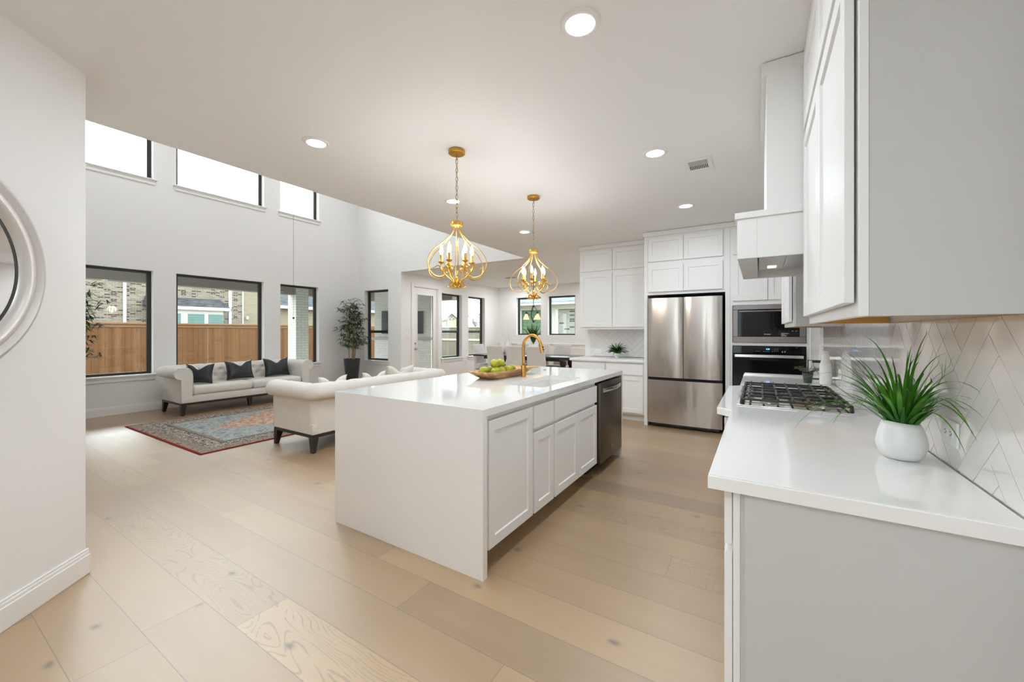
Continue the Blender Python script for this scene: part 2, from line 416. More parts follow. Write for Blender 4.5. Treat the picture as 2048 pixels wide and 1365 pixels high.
M['shingle'] = shingle('dark_shingles', (.085, .09, .095), (.035, .038, .042))
M['shingle_x'] = shingle('grey_shingles', (.16, .19, .21), (.09, .11, .125), 'x')
M['fascia'] = mat('exterior_white_trim', (.45, .45, .42), .6)
M['soffit'] = mat('patio_soffit', (.14, .13, .12), .7)
M['beam'] = mat('patio_beam_paint', (.24, .225, .205), .7)
M['concrete'] = mat('patio_concrete', (.42, .41, .39), .8)
M['lawn'] = mat('winter_lawn', (.20, .18, .10), .95)
M['blind'] = None
def stripes(name, a, b, period, axis=2):
    m = mat(name, a, .5); k = NT(m); v, x = k.coord()
    f = k.math('FRACT', k.math('DIVIDE', x[axis], period)); k.color(k.ramp(f, [(0, b), (.12, b), (.2, a), (1, a)])); return m
M['blind'] = stripes('window_blinds', (.10, .19, .175), (.05, .10, .095), .10)
M['siding'] = stripes('green_lap_siding', (.085, .155, .085), (.045, .08, .045), .15)
M['siding_w'] = stripes('white_lap_siding', (.62, .62, .60), (.42, .42, .41), .15)
def cedar(name, a, b, c, axis=1, bw=.14):
    m = mat(name, a, .8, spec=.2); k = NT(m); v, x = k.coord()
    t = k.math('DIVIDE', x[axis], bw); i = k.math('FLOOR', t)
    wn = k.n('ShaderNodeTexWhiteNoise', noise_dimensions='1D'); k.l(i, wn.inputs['W'])
    gr = k.noise(k.comb(k.math('MULTIPLY', x[axis], 40.0), k.math('MULTIPLY', wn.outputs['Value'], 40.0), k.math('MULTIPLY', x[2], 2.0)), 1.0, 3, .6, .5)
    base = k.ramp(wn.outputs['Value'], [(0, a), (.5, b), (1, c)])
    cc = k.mix(k.math('MULTIPLY', gr, .6), base, tuple(q*.55 for q in a))
    vo = k.n('ShaderNodeTexVoronoi'); vo.inputs['Scale'].default_value = 5.0; k.l(k.comb(k.math('MULTIPLY', x[axis], 1.3), k.math('MULTIPLY', wn.outputs['Value'], 9.0), x[2]), vo.inputs['Vector'])
    cc = k.mix(k.ramp(vo.outputs['Distance'], [(0, (1, 1, 1)), (.10, (.5, .5, .5)), (.14, (0, 0, 0))]), cc, tuple(q*.35 for q in a))
    k.color(cc); return m
M['cedar'] = cedar('cedar_boards', (.155, .070, .028), (.185, .086, .036), (.225, .112, .050))
M['greywood'] = cedar('weathered_boards', (.20, .18, .145), (.24, .22, .18), (.28, .26, .22), axis=0)
M['cap'] = mat('cedar_cap', (.21, .105, .048), .8)
M['cap_grey'] = mat('weathered_cap', (.45, .42, .36), .8)
M['twig'] = mat('bare_twig', (.22, .20, .19), .9)
# window glass: thin clear sheet, slightly tinted
def glassm(name, tint, refl=.10):
    m = bpy.data.materials.new(name); m.use_nodes = True; t = m.node_tree; t.nodes.clear()
    o = t.nodes.new('ShaderNodeOutputMaterial'); mx = t.nodes.new('ShaderNodeMixShader'); tr = t.nodes.new('ShaderNodeBsdfTransparent'); gl = t.nodes.new('ShaderNodeBsdfGlossy')
    tr.inputs[0].default_value = (*tint, 1); gl.inputs['Roughness'].default_value = .01; gl.inputs[0].default_value = (1, 1, 1, 1)
    fr = t.nodes.new('ShaderNodeFresnel'); fr.inputs[0].default_value = 1.45
    ge = t.nodes.new('ShaderNodeNewGeometry'); mu = t.nodes.new('ShaderNodeMath'); mu.operation = 'MULTIPLY'; iv = t.nodes.new('ShaderNodeMath'); iv.operation = 'SUBTRACT'; iv.inputs[0].default_value = 1
    t.links.new(ge.outputs['Backfacing'], iv.inputs[1]); t.links.new(fr.outputs[0], mu.inputs[0]); t.links.new(iv.outputs[0], mu.inputs[1])
    t.links.new(mu.outputs[0], mx.inputs[0]); t.links.new(tr.outputs[0], mx.inputs[1]); t.links.new(gl.outputs[0], mx.inputs[2]); t.links.new(mx.outputs[0], o.inputs[0])
    return m
M['glass'] = glassm('window_glass', (.90, .93, .92))
# ------------------------------------------------------------------ room shell
CZ, GZ = 2.75, 5.60           # kitchen / living room ceilings
XL, YF, XN, YB, XR = -8.77, 6.62, -7.20, 10.75, .515
SILLZ, HEADZ = .60, 2.372
UZ0, UZ1 = 3.93, 5.15
def wall_with_holes(name, F, L0, L1, Z0, Z1, holes, t, m):
    """F: frame whose N points into the room; wall occupies n in [-t,0]"""
    holes = [(h[0], h[1], max(h[2], Z0), h[3]) for h in holes]
    us = sorted({L0, L1} | {h[0] for h in holes} | {h[1] for h in holes}); zs = sorted({Z0, Z1} | {h[2] for h in holes} | {h[3] for h in holes})
    bm = B()
    solid = {}
    for i in range(len(us)-1):
        for j in range(len(zs)-1):
            uc, zc = (us[i]+us[i+1])/2, (zs[j]+zs[j+1])/2
            solid[i, j] = not any(h[0] < uc < h[1] and h[2] < zc < h[3] for h in holes)
    def quad(*p): bm.faces.new([bm.verts.new(F.p(*q)) for q in p])
    for (i, j), s in solid.items():
        if not s: continue
        u0, u1, z0, z1 = us[i], us[i+1], zs[j], zs[j+1]
        quad((u0, z0, 0), (u1, z0, 0), (u1, z1, 0), (u0, z1, 0)); quad((u0, z0, -t), (u0, z1, -t), (u1, z1, -t), (u1, z0, -t))
        for di, dj, e in ((-1, 0, ((u0, z0), (u0, z1))), (1, 0, ((u1, z0), (u1, z1))), (0, -1, ((u0, z0), (u1, z0))), (0, 1, ((u0, z1), (u1, z1)))):
            if not solid.get((i+di, j+dj), False):
                (a, b), (c, d) = e; quad((a, b, 0), (c, d, 0), (c, d, -t), (a, b, -t))
    bmesh.ops.remove_doubles(bm, verts=bm.verts, dist=1e-5); fix(bm)
    return struct(name, bm, m)
FL = Frame((XL, 0, 0), (0, 1, 0), (1, 0, 0))
W_LEFT = [(1.647, 2.540), (2.855, 4.325), (4.660, 5.540)]
wall_with_holes('wall_left', FL, .45, YF+.0, -.02, GZ, [(a, b, SILLZ, HEADZ) for a, b in W_LEFT]+[(a, b, UZ0, UZ1) for a, b in W_LEFT], .20, M['wall'])
FF = Frame((0, YF, 0), (1, 0, 0), (0, -1, 0))
W_FAR = (-8.52, -7.645)
wall_with_holes('wall_far', FF, XL-.2, -3.83, -.02, GZ, [(W_FAR[0], W_FAR[1], SILLZ, HEADZ), (XN, -3.83+.0001, -1, CZ)], .20, M['wall'])
FN = Frame((XN, 0, 0), (0, 1, 0), (1, 0, 0))
W_N = [(8.05, 8.90), (9.19, 10.01)]
DOOR = (7.02, 7.90, 2.46)
wall_with_holes('wall_dining_left', FN, YF+.2, YB, -.02, CZ, [(a, b, SILLZ, HEADZ) for a, b in W_N]+[(DOOR[0], DOOR[1], -1, DOOR[2])], .17, M['wall'])
FB = Frame((0, YB, 0), (1, 0, 0), (0, -1, 0))
W_B = [(-6.51, -5.64), (-5.40, -4.52)]
wall_with_holes('wall_back', FB, XN-.17, -2.4, -.02, CZ, [(a, b, 1.235, 2.40) for a, b in W_B], .17, M['wall'])
bm = B(); box(bm, -2.60, -2.43, 6.85, YB+.17, -.02, CZ); struct('wall_dining_right', bm, M['wall'])
bm = B(); box(bm, -2.60, XR+.15, 6.62, 6.80, -.02, CZ); struct('wall_kitchen_back', bm, M['wall'])
bm = B(); box(bm, XR, XR+.15, -3.5, 6.62, -.02, CZ); struct('wall_right', bm, M['wall'])
DX, DY = .66579, -.74614      # direction of the angled wall
P0 = Vector((-3.155, .625, 0)); NRM = Vector((.74614, .66579, 0))
LD = 3.2
bm = B()
e = P0+Vector((DX, DY, 0))*LD
prism(bm, [(P0.x, P0.y), (P0.x-.12, P0.y), (P0.x-.15, P0.y-.12), (e.x-.12, e.y-.12), (e.x, e.y)][::-1], -.02, CZ); fix(bm); struct('wall_angled', bm, M['wall'])
bm = B(); box(bm, XL-.2, P0.x-.125, .45, .62, -.02, GZ); struct('wall_near', bm, M['wall'])
bm = B(); box(bm, e.x-.12, e.x+0, -3.5, e.y-.12, -.02, CZ); struct('wall_entry_left', bm, M['wall'])
FE = Frame((0, -3.5, 0), (1, 0, 0), (0, 1, 0))
W_FILL = [(-1.05, -.45)]  # invented opening behind the camera, added for extra daylight
wall_with_holes('wall_entry_back', FE, e.x-.12, XR+.15, -.02, CZ, [(a, b, .45, 2.45) for a, b in W_FILL], .15, M['wall'])
bm = B(); box(bm, -3.83, -3.63, .45, YF, CZ+.10, GZ); struct('wall_upper', bm, M['wall'])
bm = B(); box(bm, XL-.3, XR+.3, -3.8, YB+.3, -.14, -.02)
bmesh.ops.translate(bm, vec=(0, 0, .02), verts=bm.verts); struct('floor', bm, M['floor'])
bm = B(); box(bm, -3.83, XR+.15, -3.65, YF+.2, CZ, CZ+.10); box(bm, XN-.17, -2.43, YF+.2, YB+.17, CZ, CZ+.10)
struct('ceiling', bm, M['ceil'])
bm = B(); box(bm, XL-.2, -3.63, .45, YF+.2, GZ, GZ+.1); struct('ceiling_living', bm, M['ceil'])
# ------------------------------------------------------------------ windows
def window(n, F, a0, a1, z0, z1, depth=.105, hung=False, sill=True, stile=.055, revw=None):
    """frame + glass set back in the opening, with a stool and apron inside"""
    r = bpy.data.objects.new('window_%d' % n, None); col.objects.link(r); r.location = F.p((a0+a1)/2, z0, 0); WLOC[r.name] = Vector(r.location)
    r['kind'] = 'structure'
    bm = B(); d0, d1 = -depth-.05, -depth
    zz0 = z0+(.022 if sill else 0)
    F.box(bm, a0, a0+stile, zz0, z1, d0, d1, .003); F.box(bm, a1-stile, a1, zz0, z1, d0, d1, .003)
    F.box(bm, a0+stile, a1-stile, zz0, zz0+.04, d0, d1, .003); F.box(bm, a0+stile, a1-stile, z1-.045, z1, d0, d1, .003)
    obj('frame', bm, M['bronze'], r, world=True)
    if hung:
        bm = B(); zm = 1.335; F.box(bm, a0+stile, a1-stile, zm-.032, zm+.032, d0+.002, d1+.006, .003)
        F.box(bm, a0+stile, a0+stile+.025, zz0+.04, zm-.032, d0+.01, d1-.002, .002); F.box(bm, a1-stile-.025, a1-stile, zz0+.04, zm-.032, d0+.01, d1-.002, .002)
        obj('meeting_rail', bm, M['bronze'], r, world=True)
    bm = B(); F.box(bm, a0+stile-.005, a1-stile+.005, zz0+.035, z1-.04, d0+.022, d0+.026); obj('pane', bm, M['glass'], r, world=True)
    if sill:
        bm = B(); F.box(bm, a0-.045, a1+.045, z0, z0+.022, -.0001, .045, .004, 2); F.box(bm, a0, a1, z0+.0005, z0+.022, -depth, 0)
        F.box(bm, a0-.025, a1+.025, z0-.075, z0, 0, .018, .003); F.box(bm, a0-.02, a1+.02, z0-.022, z0, .018, .028, .003)
        obj('sill', bm, M['trim'], r, world=True)
    return r
wn = 1
for a, b in W_LEFT: window(wn, FL, a, b, SILLZ, HEADZ); wn += 1
for a, b in W_LEFT: window(wn, FL, a, b, UZ0-.022, UZ1); wn += 1
window(wn, FF, W_FAR[0], W_FAR[1], SILLZ, HEADZ, hung=True); wn += 1
for a, b in W_N: window(wn, FN, a, b, SILLZ, HEADZ, hung=True); wn += 1
for a, b in W_B: window(wn, FB, a, b, 1.235, 2.40, sill=False); wn += 1
for a, b in W_FILL: window(wn, FE, a, b, .45, 2.45); wn += 1  # unseen added window that lets in fill light
# ------------------------------------------------------------------ patio door
d = bpy.data.objects.new('door_1', None); col.objects.link(d); d.location = (XN, 7.46, 0); WLOC['door_1'] = Vector(d.location); d['kind'] = 'structure'
bm = B()
a0, a1, zt = 7.045, 7.872, 2.440
n0, n1 = -.075, -.032
FN.box(bm, a0, a0+.125, .012, zt, n0, n1, .002); FN.box(bm, a1-.125, a1, .012, zt, n0, n1, .002)
FN.box(bm, a0+.125, a1-.125, .012, .25, n0, n1, .002); FN.box(bm, a0+.125, a1-.125, zt-.17, zt, n0, n1, .002)
for u0, u1, v0, v1 in ((a0+.105, a0+.135, .23, zt-.15), (a1-.135, a1-.105, .23, zt-.15), (a0+.135, a1-.135, .23, .26), (a0+.135, a1-.135, zt-.18, zt-.15)):
    FN.box(bm, u0, u1, v0, v1, n1, n1+.012, .003)
obj('slab', bm, M['trim'], d, world=True)
bm = B(); FN.box(bm, a0+.12, a1-.12, .24, zt-.16, -.056, -.052); obj('pane', bm, M['glass'], d, world=True)
bm = B()
FN.box(bm, DOOR[0], a0-.003, 0, DOOR[2], -.16, 0); FN.box(bm, a1+.003, DOOR[1], 0, DOOR[2], -.16, 0); FN.box(bm, a0-.003, a1+.003, zt+.003, DOOR[2], -.16, 0)
FN.box(bm, DOOR[0]-.075, DOOR[0]+.01, 0, DOOR[2]+.075, 0, .018, .003); FN.box(bm, DOOR[1]-.01, DOOR[1]+.075, 0, DOOR[2]+.075, 0, .018, .003)
FN.box(bm, DOOR[0]+.01, DOOR[1]-.01, DOOR[2]-.01, DOOR[2]+.075, 0, .018, .003)
obj('door_frame', bm, M['trim'], d, world=True)
bm = B(); q = FN.p(a0+.062, .91, n1)
cyl(bm, q, q+Vector((.012, 0, 0)), .031, n=20); cyl(bm, q+Vector((.01, 0, 0)), q+Vector((.045, 0, 0)), .011, n=12); ball(bm, q+Vector((.062, 0, 0)), .028)
obj('knob', bm, M['nickel'], d, world=True, angle=40)
bm = B(); q = FN.p(a0+.062, 1.045, n1); cyl(bm, q, q+Vector((.016, 0, 0)), .028, .024, n=20); cyl(bm, q+Vector((.014, 0, 0)), q+Vector((.03, 0, 0)), .008, n=10)
obj('deadbolt', bm, M['nickel'], d, world=True, angle=40)
# ------------------------------------------------------------------ baseboards
def baseboard(name, F, u0, u1, h=.135):
    bm = B(); F.box(bm, u0, u1, 0, h*.78, 0, .016, .002); F.box(bm, u0, u1, h*.78, h*.90, 0, .011, .002); F.box(bm, u0, u1, h*.90, h, 0, .007, .002)
    return struct(name, bm, M['trim'])
baseboard('baseboard_left', FL, .62, YF)
baseboard('baseboard_far', FF, XL, XN)
bm = B()
for (u0, u1) in ((YF, DOOR[0]-.075), (DOOR[1]+.075, YB)):
    FN.box(bm, u0, u1, 0, .105, 0, .016, .002); FN.box(bm, u0, u1, .105, .135, 0, .009, .002)
struct('baseboard_dining', bm, M['trim'])
baseboard('baseboard_back', FB, XN, -2.60)
bm = B(); Mr = Matrix.Translation(P0) @ Matrix.Rotation(math.atan2(DY, DX), 4, 'Z')
for v0, v1, tt in ((0, .105, .018), (.105, .122, .012), (.122, .135, .008)): box(bm, -.010, LD, 0, tt, v0, v1, .002, M=Mr)
struct('baseboard_angled', bm, M['trim'])
baseboard('baseboard_near', Frame((0, .62, 0), (1, 0, 0), (0, 1, 0)), XL, P0.x-.13)
# wainscot on the dining back wall
bm = B(); FB.box(bm, XN, -2.60, .955, .985, 0, .028, .003); FB.box(bm, XN, -2.60, .93, .955, 0, .014, .003)
u = XN+.12
while u < -3.0:
    for (p0, p1, q0, q1) in ((u, u+.025, .22, .86), (u+.62, u+.645, .22, .86), (u+.025, u+.62, .22, .245), (u+.025, u+.62, .835, .86)): FB.box(bm, p0, p1, q0, q1, 0, .010, .002)
    u += .76
FB.box(bm, XN, -2.60, .135, .93, .0005, .006)
struct('trim_1', bm, M['trim'])
# ================================================================== KITCHEN
CT = .914
def fbox(F, *a, **k):
    bm = B(); F.box(bm, *a, **k); return bm
def door_part(F, parent, u0, u1, v0, v1, name='door', flat=False, n0=0, rail=.06):
    bm = B()
    if flat: slab(bm, F, u0, u1, v0, v1, n0)
    else: shaker(bm, F, u0, u1, v0, v1, n0, rail=rail)
    return obj(name, bm, M['cab'], parent, world=True)
# ---- island (doors face +x)
IX0, IX1, IY0, IY1 = -2.53, -1.25, 1.72, 4.275
FI = Frame((-1.284, 0, 0), (0, 1, 0), (1, 0, 0))
SX0, SX1, SY0, SY1 = -1.715, -1.375, 2.66, 3.43
bm = B()
zt0 = CT-.04
for a in ((IX0, SX0, IY0, IY1), (SX1, IX1, IY0, IY1), (SX0, SX1, IY0, SY0), (SX0, SX1, SY1, IY1)): box(bm, *a, zt0, CT)
bmesh.ops.remove_doubles(bm, verts=bm.verts, dist=1e-5)
box(bm, IX0, IX1, IY0, IY0+.04, 0, zt0); box(bm, IX0, IX1, IY1-.04, IY1, 0, zt0)
ic = single('island_countertop', bm, M['quartz'], 'white quartz waterfall countertop of the central island with both end slabs reaching the floor', 'countertop', (-1.89, 3.0, 0))
r = thing('island_cabinet', 'white cabinet of the central island with four recessed panel doors and two drawer fronts', 'cabinet', (-1.89, 2.6, 0))
bm = B(); y0, y1 = IY0+.042, 3.512
# carcass as shell so the sink basin has room
box(bm, IX0+.30, -1.284, y0, y1, .115, .13); box(bm, IX0+.28, IX0+.30, y0, y1, .0, zt0-.001); box(bm, -1.304, -1.284, y0, y1, .115, zt0-.001)
box(bm, IX0+.30, -1.304, y0, y0+.018, .12, zt0-.001); box(bm, IX0+.30, -1.304, y1-.018, y1, .12, zt0-.001)
obj('body', bm, M['cab'], r, world=True)
bm = B(); box(bm, -1.50, -1.46, y0, y1, 0, .1149); obj('toe_kick', bm, M['cab'], r, world=True)
for a_ in ((1.79, 2.288, .130, .840), (2.314, 2.600, .130, .662), (2.624, 3.061, .130, .662), (3.067, 3.500, .130, .662)): door_part(FI, r, *a_, n0=.005)
for a_ in ((2.314, 2.600, .690, .840), (2.624, 3.500, .690, .840)): door_part(FI, r, *a_, 'drawer_front', True, n0=.005)
# ---- sink
bm = B(); zb = .69
box(bm, SX0-.02, SX0+.0, SY0-.02, SY1+.02, zb, zt0-.001, .002); box(bm, SX1, SX1+.02, SY0-.02, SY1+.02, zb, zt0-.001, .002)
box(bm, SX0, SX1, SY0-.02, SY0, zb, zt0-.001, .002); box(bm, SX0, SX1, SY1, SY1+.02, zb, zt0-.001, .002); box(bm, SX0-.02, SX1+.02, SY0-.02, SY1+.02, zb-.02, zb, .002)
s_ = thing('kitchen_sink', 'white undermount sink set into the island countertop beside the brass faucet', 'sink', (-1.545, 3.045, zb-.02))
obj('basin', bm, M['sink'], s_, world=True)
bm = B(); lathe(bm, [(.045, 0), (.045, .004), (.02, .003)], (-1.545, 3.045, zb), 20); obj('drain', bm, M['brass'], s_, world=True)
# ---- faucet
f_ = thing('kitchen_faucet', 'brushed brass gooseneck pull-down faucet standing on the island behind the sink', 'faucet', (-1.863, 3.205, CT))
bm = B(); lathe(bm, [(.027, 0), (.027, .004), (.0245, .005), (.0245, .105), (.0235, .107), (.0135, .108)], (0, 0, 0), 28); obj('body', bm, M['brass'], f_, angle=35)
ang = math.radians(-12); ux, uy = math.cos(ang), math.sin(ang)
arc = [(0, 0, .10), (0, 0, .20), (0, 0, .265)]
R = .105
for i in range(1, 17):
    t = PI-i*PI/16*.94; arc.append((ux*(R+R*math.cos(t)), uy*(R+R*math.cos(t)), .282+R*math.sin(t)))
bm = B(); tube(bm, arc, .0135, 14); obj('spout', bm, M['brass'], f_, smooth=True)
e0 = Vector(arc[-1]); e1 = e0+(Vector(arc[-1])-Vector(arc[-2])).normalized()*.075
bm = B(); cyl(bm, e0-(e1-e0)*.1, e1, .0165, .0175, 18); obj('spray_head', bm, M['brass'], f_, angle=35)
bm = B(); md = e0.lerp(e1, .35); ball(bm, md+Vector((ux*.017, uy*.017, .004)), .008, 10, 6); ball(bm, e0.lerp(e1, .62)+Vector((ux*.018, uy*.018, .004)), .007, 10, 6); obj('spray_button', bm, M['black'], f_)
bm = B(); cyl(bm, (.02, .012, .085), (.035, .021, .085), .012, n=14); tube(bm, [(.030, .018, .086), (.06, .04, .090), (.115, .085, .095)], [.006, .005, .0045], 10); obj('lever', bm, M['brass'], f_, angle=35)
bm = B(); lathe(bm, [(.018, 0), (.018, .008), (.012, .010), (.010, .012)], (-1.98, 3.87, CT), 20); single('air_switch_button', bm, M['chrome'], 'small round metal disposal button on the far part of the island countertop', 'button', (-1.98, 3.87, CT), angle=35)
# ---- dishwasher
dw = thing('dishwasher', 'dark slate dishwasher with a bright bar handle at the far end of the island', 'dishwasher', (-1.6, 3.87, 0))
bm = B(); box(bm, -1.88, -1.30, 3.524, 4.226, .10, .866, .002); obj('tub', bm, M['dark'], dw, world=True)
FD = Frame((-1.295, 0, 0), (0, 1, 0), (1, 0, 0))
bm = B(); FD.box(bm, 3.545, 4.215, .105, .855, 0, .052, .004, 2); obj('door', bm, M['steel_dark'], dw, world=True, angle=35)
bm = B(); tube(bm, [FD.p(3.60+.56*t, .782, .052+.03*math.sin(PI*t)+.006) for t in [i/12 for i in range(13)]], .011, 8, flat=(.45, 1.7)); obj('handle', bm, M['chrome'], dw, world=True, angle=40)
bm = B(); FD.box(bm, 3.87, 3.878, .19, .215, .052, .0535); FD.box(bm, 3.886, 3.894, .185, .215, .052, .0535); obj('badge', bm, M['nickel'], dw, world=True)
bm = B(); box(bm, -1.40, -1.37, 3.52, 4.23, 0, .10); obj('kick_plate', bm, M['dark'], dw, world=True)
# ---- right hand run (doors face -x)
FR = Frame((-.065, 0, 0), (0, 1, 0), (-1, 0, 0))
XF = -.065
def base_unit(name, label, y0, y1, fx, doors, end=None):
    r = thing(name, label, 'cabinet', ((fx+XR)/2, (y0+y1)/2, 0))
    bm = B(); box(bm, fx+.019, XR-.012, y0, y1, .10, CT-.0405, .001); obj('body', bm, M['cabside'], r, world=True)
    bm = B(); box(bm, fx, fx+.0185, y0, y1, .10, CT-.0405, .001); obj('face_frame', bm, M['cab'], r, world=True)
    bm = B(); box(bm, fx+.07, XR-.02, y0+.001, y1-.001, 0, .0995); obj('toe_kick', bm, M['cab'], r, world=True)
    F = Frame((fx, 0, 0), (0, 1, 0), (-1, 0, 0))
    for (a, b) in doors:
        bm = B(); slab(bm, F, a, b, .695, .855, .003, .021); obj('drawer_front', bm, M['cab'], r, world=True)
        bm = B(); shaker(bm, F, a, b, .125, .672, .003, .021); obj('door', bm, M['cab'], r, world=True)
    return r
r = base_unit('base_cabinet', 'near white base cabinet below the grass plant with its grey-white side panel toward the viewer', 1.335, 2.49, XF, [(1.36, 1.90), (1.91, 2.47)])
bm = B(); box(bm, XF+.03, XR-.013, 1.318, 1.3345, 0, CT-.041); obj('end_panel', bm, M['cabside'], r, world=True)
base_unit('base_cabinet', 'white base cabinet standing forward under the gas cooktop', 2.492, 3.53, XF-.075, [(2.51, 3.00), (3.01, 3.51)])
base_unit('base_cabinet', 'far white base cabinet of the right-hand run beyond the cooktop', 3.532, 4.735, XF, [(3.55, 4.12), (4.13, 4.71)])
bm = B(); pts = [(-.128, 1.297), (XR-.009, 1.297), (XR-.009, 4.755), (-.128, 4.755), (-.128, 3.575), (-.20, 3.515), (-.20, 2.495), (-.128, 2.435)]
prism(bm, pts, CT-.04, CT); fix(bm)
es = [e for e in bm.edges if abs(e.verts[0].co.z-e.verts[1].co.z) < 1e-5 and e.verts[0].co.z > CT-.001]
bmesh.ops.bevel(bm, geom=es, offset=.005, segments=3, affect='EDGES')
single('perimeter_countertop', bm, M['quartz'], 'white quartz countertop along the right wall that bumps out at the cooktop', 'countertop', (.19, 3.0, CT-.04), angle=30)
# ---- herringbone tiles
def herring(bm, F, rects, W=.0765, Lm=4, g=.0013, t=.006, off=(0, 0)):
    L = W*Lm; c = math.sqrt(.5)
    umin = min(r[0] for r in rects)-.4; umax = max(r[1] for r in rects)+.4; vmin = min(r[2] for r in rects)-.4; vmax = max(r[3] for r in rects)+.4
    def clip(poly, r):
        for ax, s, val in ((0, 1, r[0]), (0, -1, r[1]), (1, 1, r[2]), (1, -1, r[3])):
            out = []
            for i in range(len(poly)):
                a, b = poly[i-1], poly[i]; da, db = s*(a[ax]-val), s*(b[ax]-val)
                if (da >= 0) != (db >= 0):
                    q = da/(da-db); out.append((a[0]+(b[0]-a[0])*q, a[1]+(b[1]-a[1])*q))
                if db >= 0: out.append(b)
            poly = out
            if len(poly) < 3: return None
        return poly
    K = int((vmax-vmin+umax-umin)/W)+8
    for m in range(-60, 60):
        for k in range(-80, 80):
            ox, oy = k*W+m*L, k*W-m*L
            cu, cv = (ox-oy)*c+off[0], (ox+oy)*c+off[1]
            if not (umin-.3 < cu < umax+.3 and vmin-.3 < cv < vmax+.3): continue
            for rc in ((0, L, 0, W), (0, W, W, W+L)):
                x0, x1, y0, y1 = ox+rc[0]+g, ox+rc[1]-g, oy+rc[2]+g, oy+rc[3]-g
                poly = [((x-y)*c+off[0], (x+y)*c+off[1]) for x, y in ((x0, y0), (x1, y0), (x1, y1), (x0, y1))]
                for r in rects:
                    q = clip(poly, r)
                    if not q: continue
                    a = [bm.verts.new(F.p(u, v, .002)) for u, v in q]; b = [bm.verts.new(F.p(u, v, t)) for u, v in q]
                    try: bm.faces.new(b)
                    except Exception: continue
                    n = len(q)
                    for i in range(n): bm.faces.new((a[i], a[(i+1) % n], b[(i+1) % n], b[i]))
    fix(bm)
M['tile'] = mat('glossy_white_tile', (.80, .775, .76), .07, Coat_Weight=.4, Coat_Roughness=.03)
M['grout'] = mat('grout', (.50, .475, .45), .8)
FRW = Frame((XR, 0, 0), (0, 1, 0), (-1, 0, 0))
r = thing('tile_backsplash', 'glossy white herringbone tile backsplash on the right wall behind the cooktop', 'backsplash', (XR, 3.0, CT))
bm = B(); rr = [(1.297, 4.79, CT+.0015, 1.372), (2.482, 3.56, 1.3722, 1.80)]
for q in rr: FRW.box(bm, q[0], q[1], q[2], q[3], 0.0005, .0045)
obj('grout_bed', bm, M['grout'], r, world=True)
bm = B(); herring(bm, FRW, rr, t=.0075, off=(.02, .03)); obj('tiles', bm, M['tile'], r, world=True)
FK = Frame((0, 6.62, 0), (1, 0, 0), (0, -1, 0))
r = thing('tile_backsplash', 'white herringbone tile backsplash left of the refrigerator behind the small fern', 'backsplash', (-1.95, 6.62, CT))
bm = B(); FK.box(bm, -2.50, -1.42, CT+.0015, 1.372, 0, .0045); obj('grout_bed', bm, M['grout'], r, world=True)
bm = B(); herring(bm, FK, [(-2.50, -1.42, CT+.0015, 1.372)], t=.0075); obj('tiles', bm, M['tile'], r, world=True)
# ---- upper cabinets, right wall
XU = .214
def upper_unit(name, label, y0, y1, fx, splits, z0=1.372, ztop=CZ-.002, sides=True):
    r = thing(name, label, 'cabinet', ((fx+XR)/2, (y0+y1)/2, z0))
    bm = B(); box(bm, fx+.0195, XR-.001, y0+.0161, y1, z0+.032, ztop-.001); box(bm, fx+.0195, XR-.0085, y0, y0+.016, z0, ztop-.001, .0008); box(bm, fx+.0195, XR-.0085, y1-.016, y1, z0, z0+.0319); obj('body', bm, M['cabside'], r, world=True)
    bm = B(); box(bm, fx, fx+.019, y0-.001, y1, z0, ztop-.001, .0012); obj('face_frame', bm, M['cab'], r, world=True)
    bm = B(); box(bm, fx+.0195, XR-.0085, y0+.0165, y1-.0165, z0+.028, z0+.0315); box(bm, fx+.0195, XR-.0085, y1-.0185, y1-.0163, z0+.0005, z0+.028); box(bm, fx+.0192, fx+.0205, y0+.0165, y1-.0185, z0+.0005, z0+.028); obj('underside', bm, M['plyedge'], r, world=True)
    F = Frame((fx, 0, 0), (0, 1, 0), (-1, 0, 0))
    for a, b in splits:
        door_part(F, r, a, b, z0+.036, 2.293, n0=.006); door_part(F, r, a, b, 2.335, 2.665, n0=.006)
    bm = B(); box(bm, fx-.022, fx, y0-.001, y1, 2.685, ztop-.001, .002); obj('crown', bm, M['cab'], r, world=True)
    return r
upper_unit('wall_cabinet', 'large white wall cabinet in the right foreground with its blank side toward the viewer', 1.312, 2.476, XU, [(1.335, 1.886), (1.892, 2.455)])
upper_unit('wall_cabinet', 'far white wall cabinet beyond the range hood, over the black potted sprig', 3.575, 4.74, XU, [(3.60, 4.155), (4.161, 4.715)])
# ---- hood
hd = thing('range_hood', 'white boxed range hood with a tall chimney above the gas cooktop', 'range hood', (.2, 3.02, 1.725))
bm = B(); box(bm, .033, XR-.001, 2.482, 3.558, 1.9755, CZ-.003, .002); obj('chimney', bm, M['cab'], hd, world=True)
bm = B(); box(bm, .010, XR-.001, 2.4775, 3.562, 2.682, CZ-.0035, .002); obj('crown', bm, M['cab'], hd, world=True)
bm = B(); xm, y0, y1, z0, z1 = -.098, 2.4785, 3.465+.09, 1.727, 1.94
y0 = 2.479; y1 = 3.560; xm = -.100
y1 = 3.46+.0
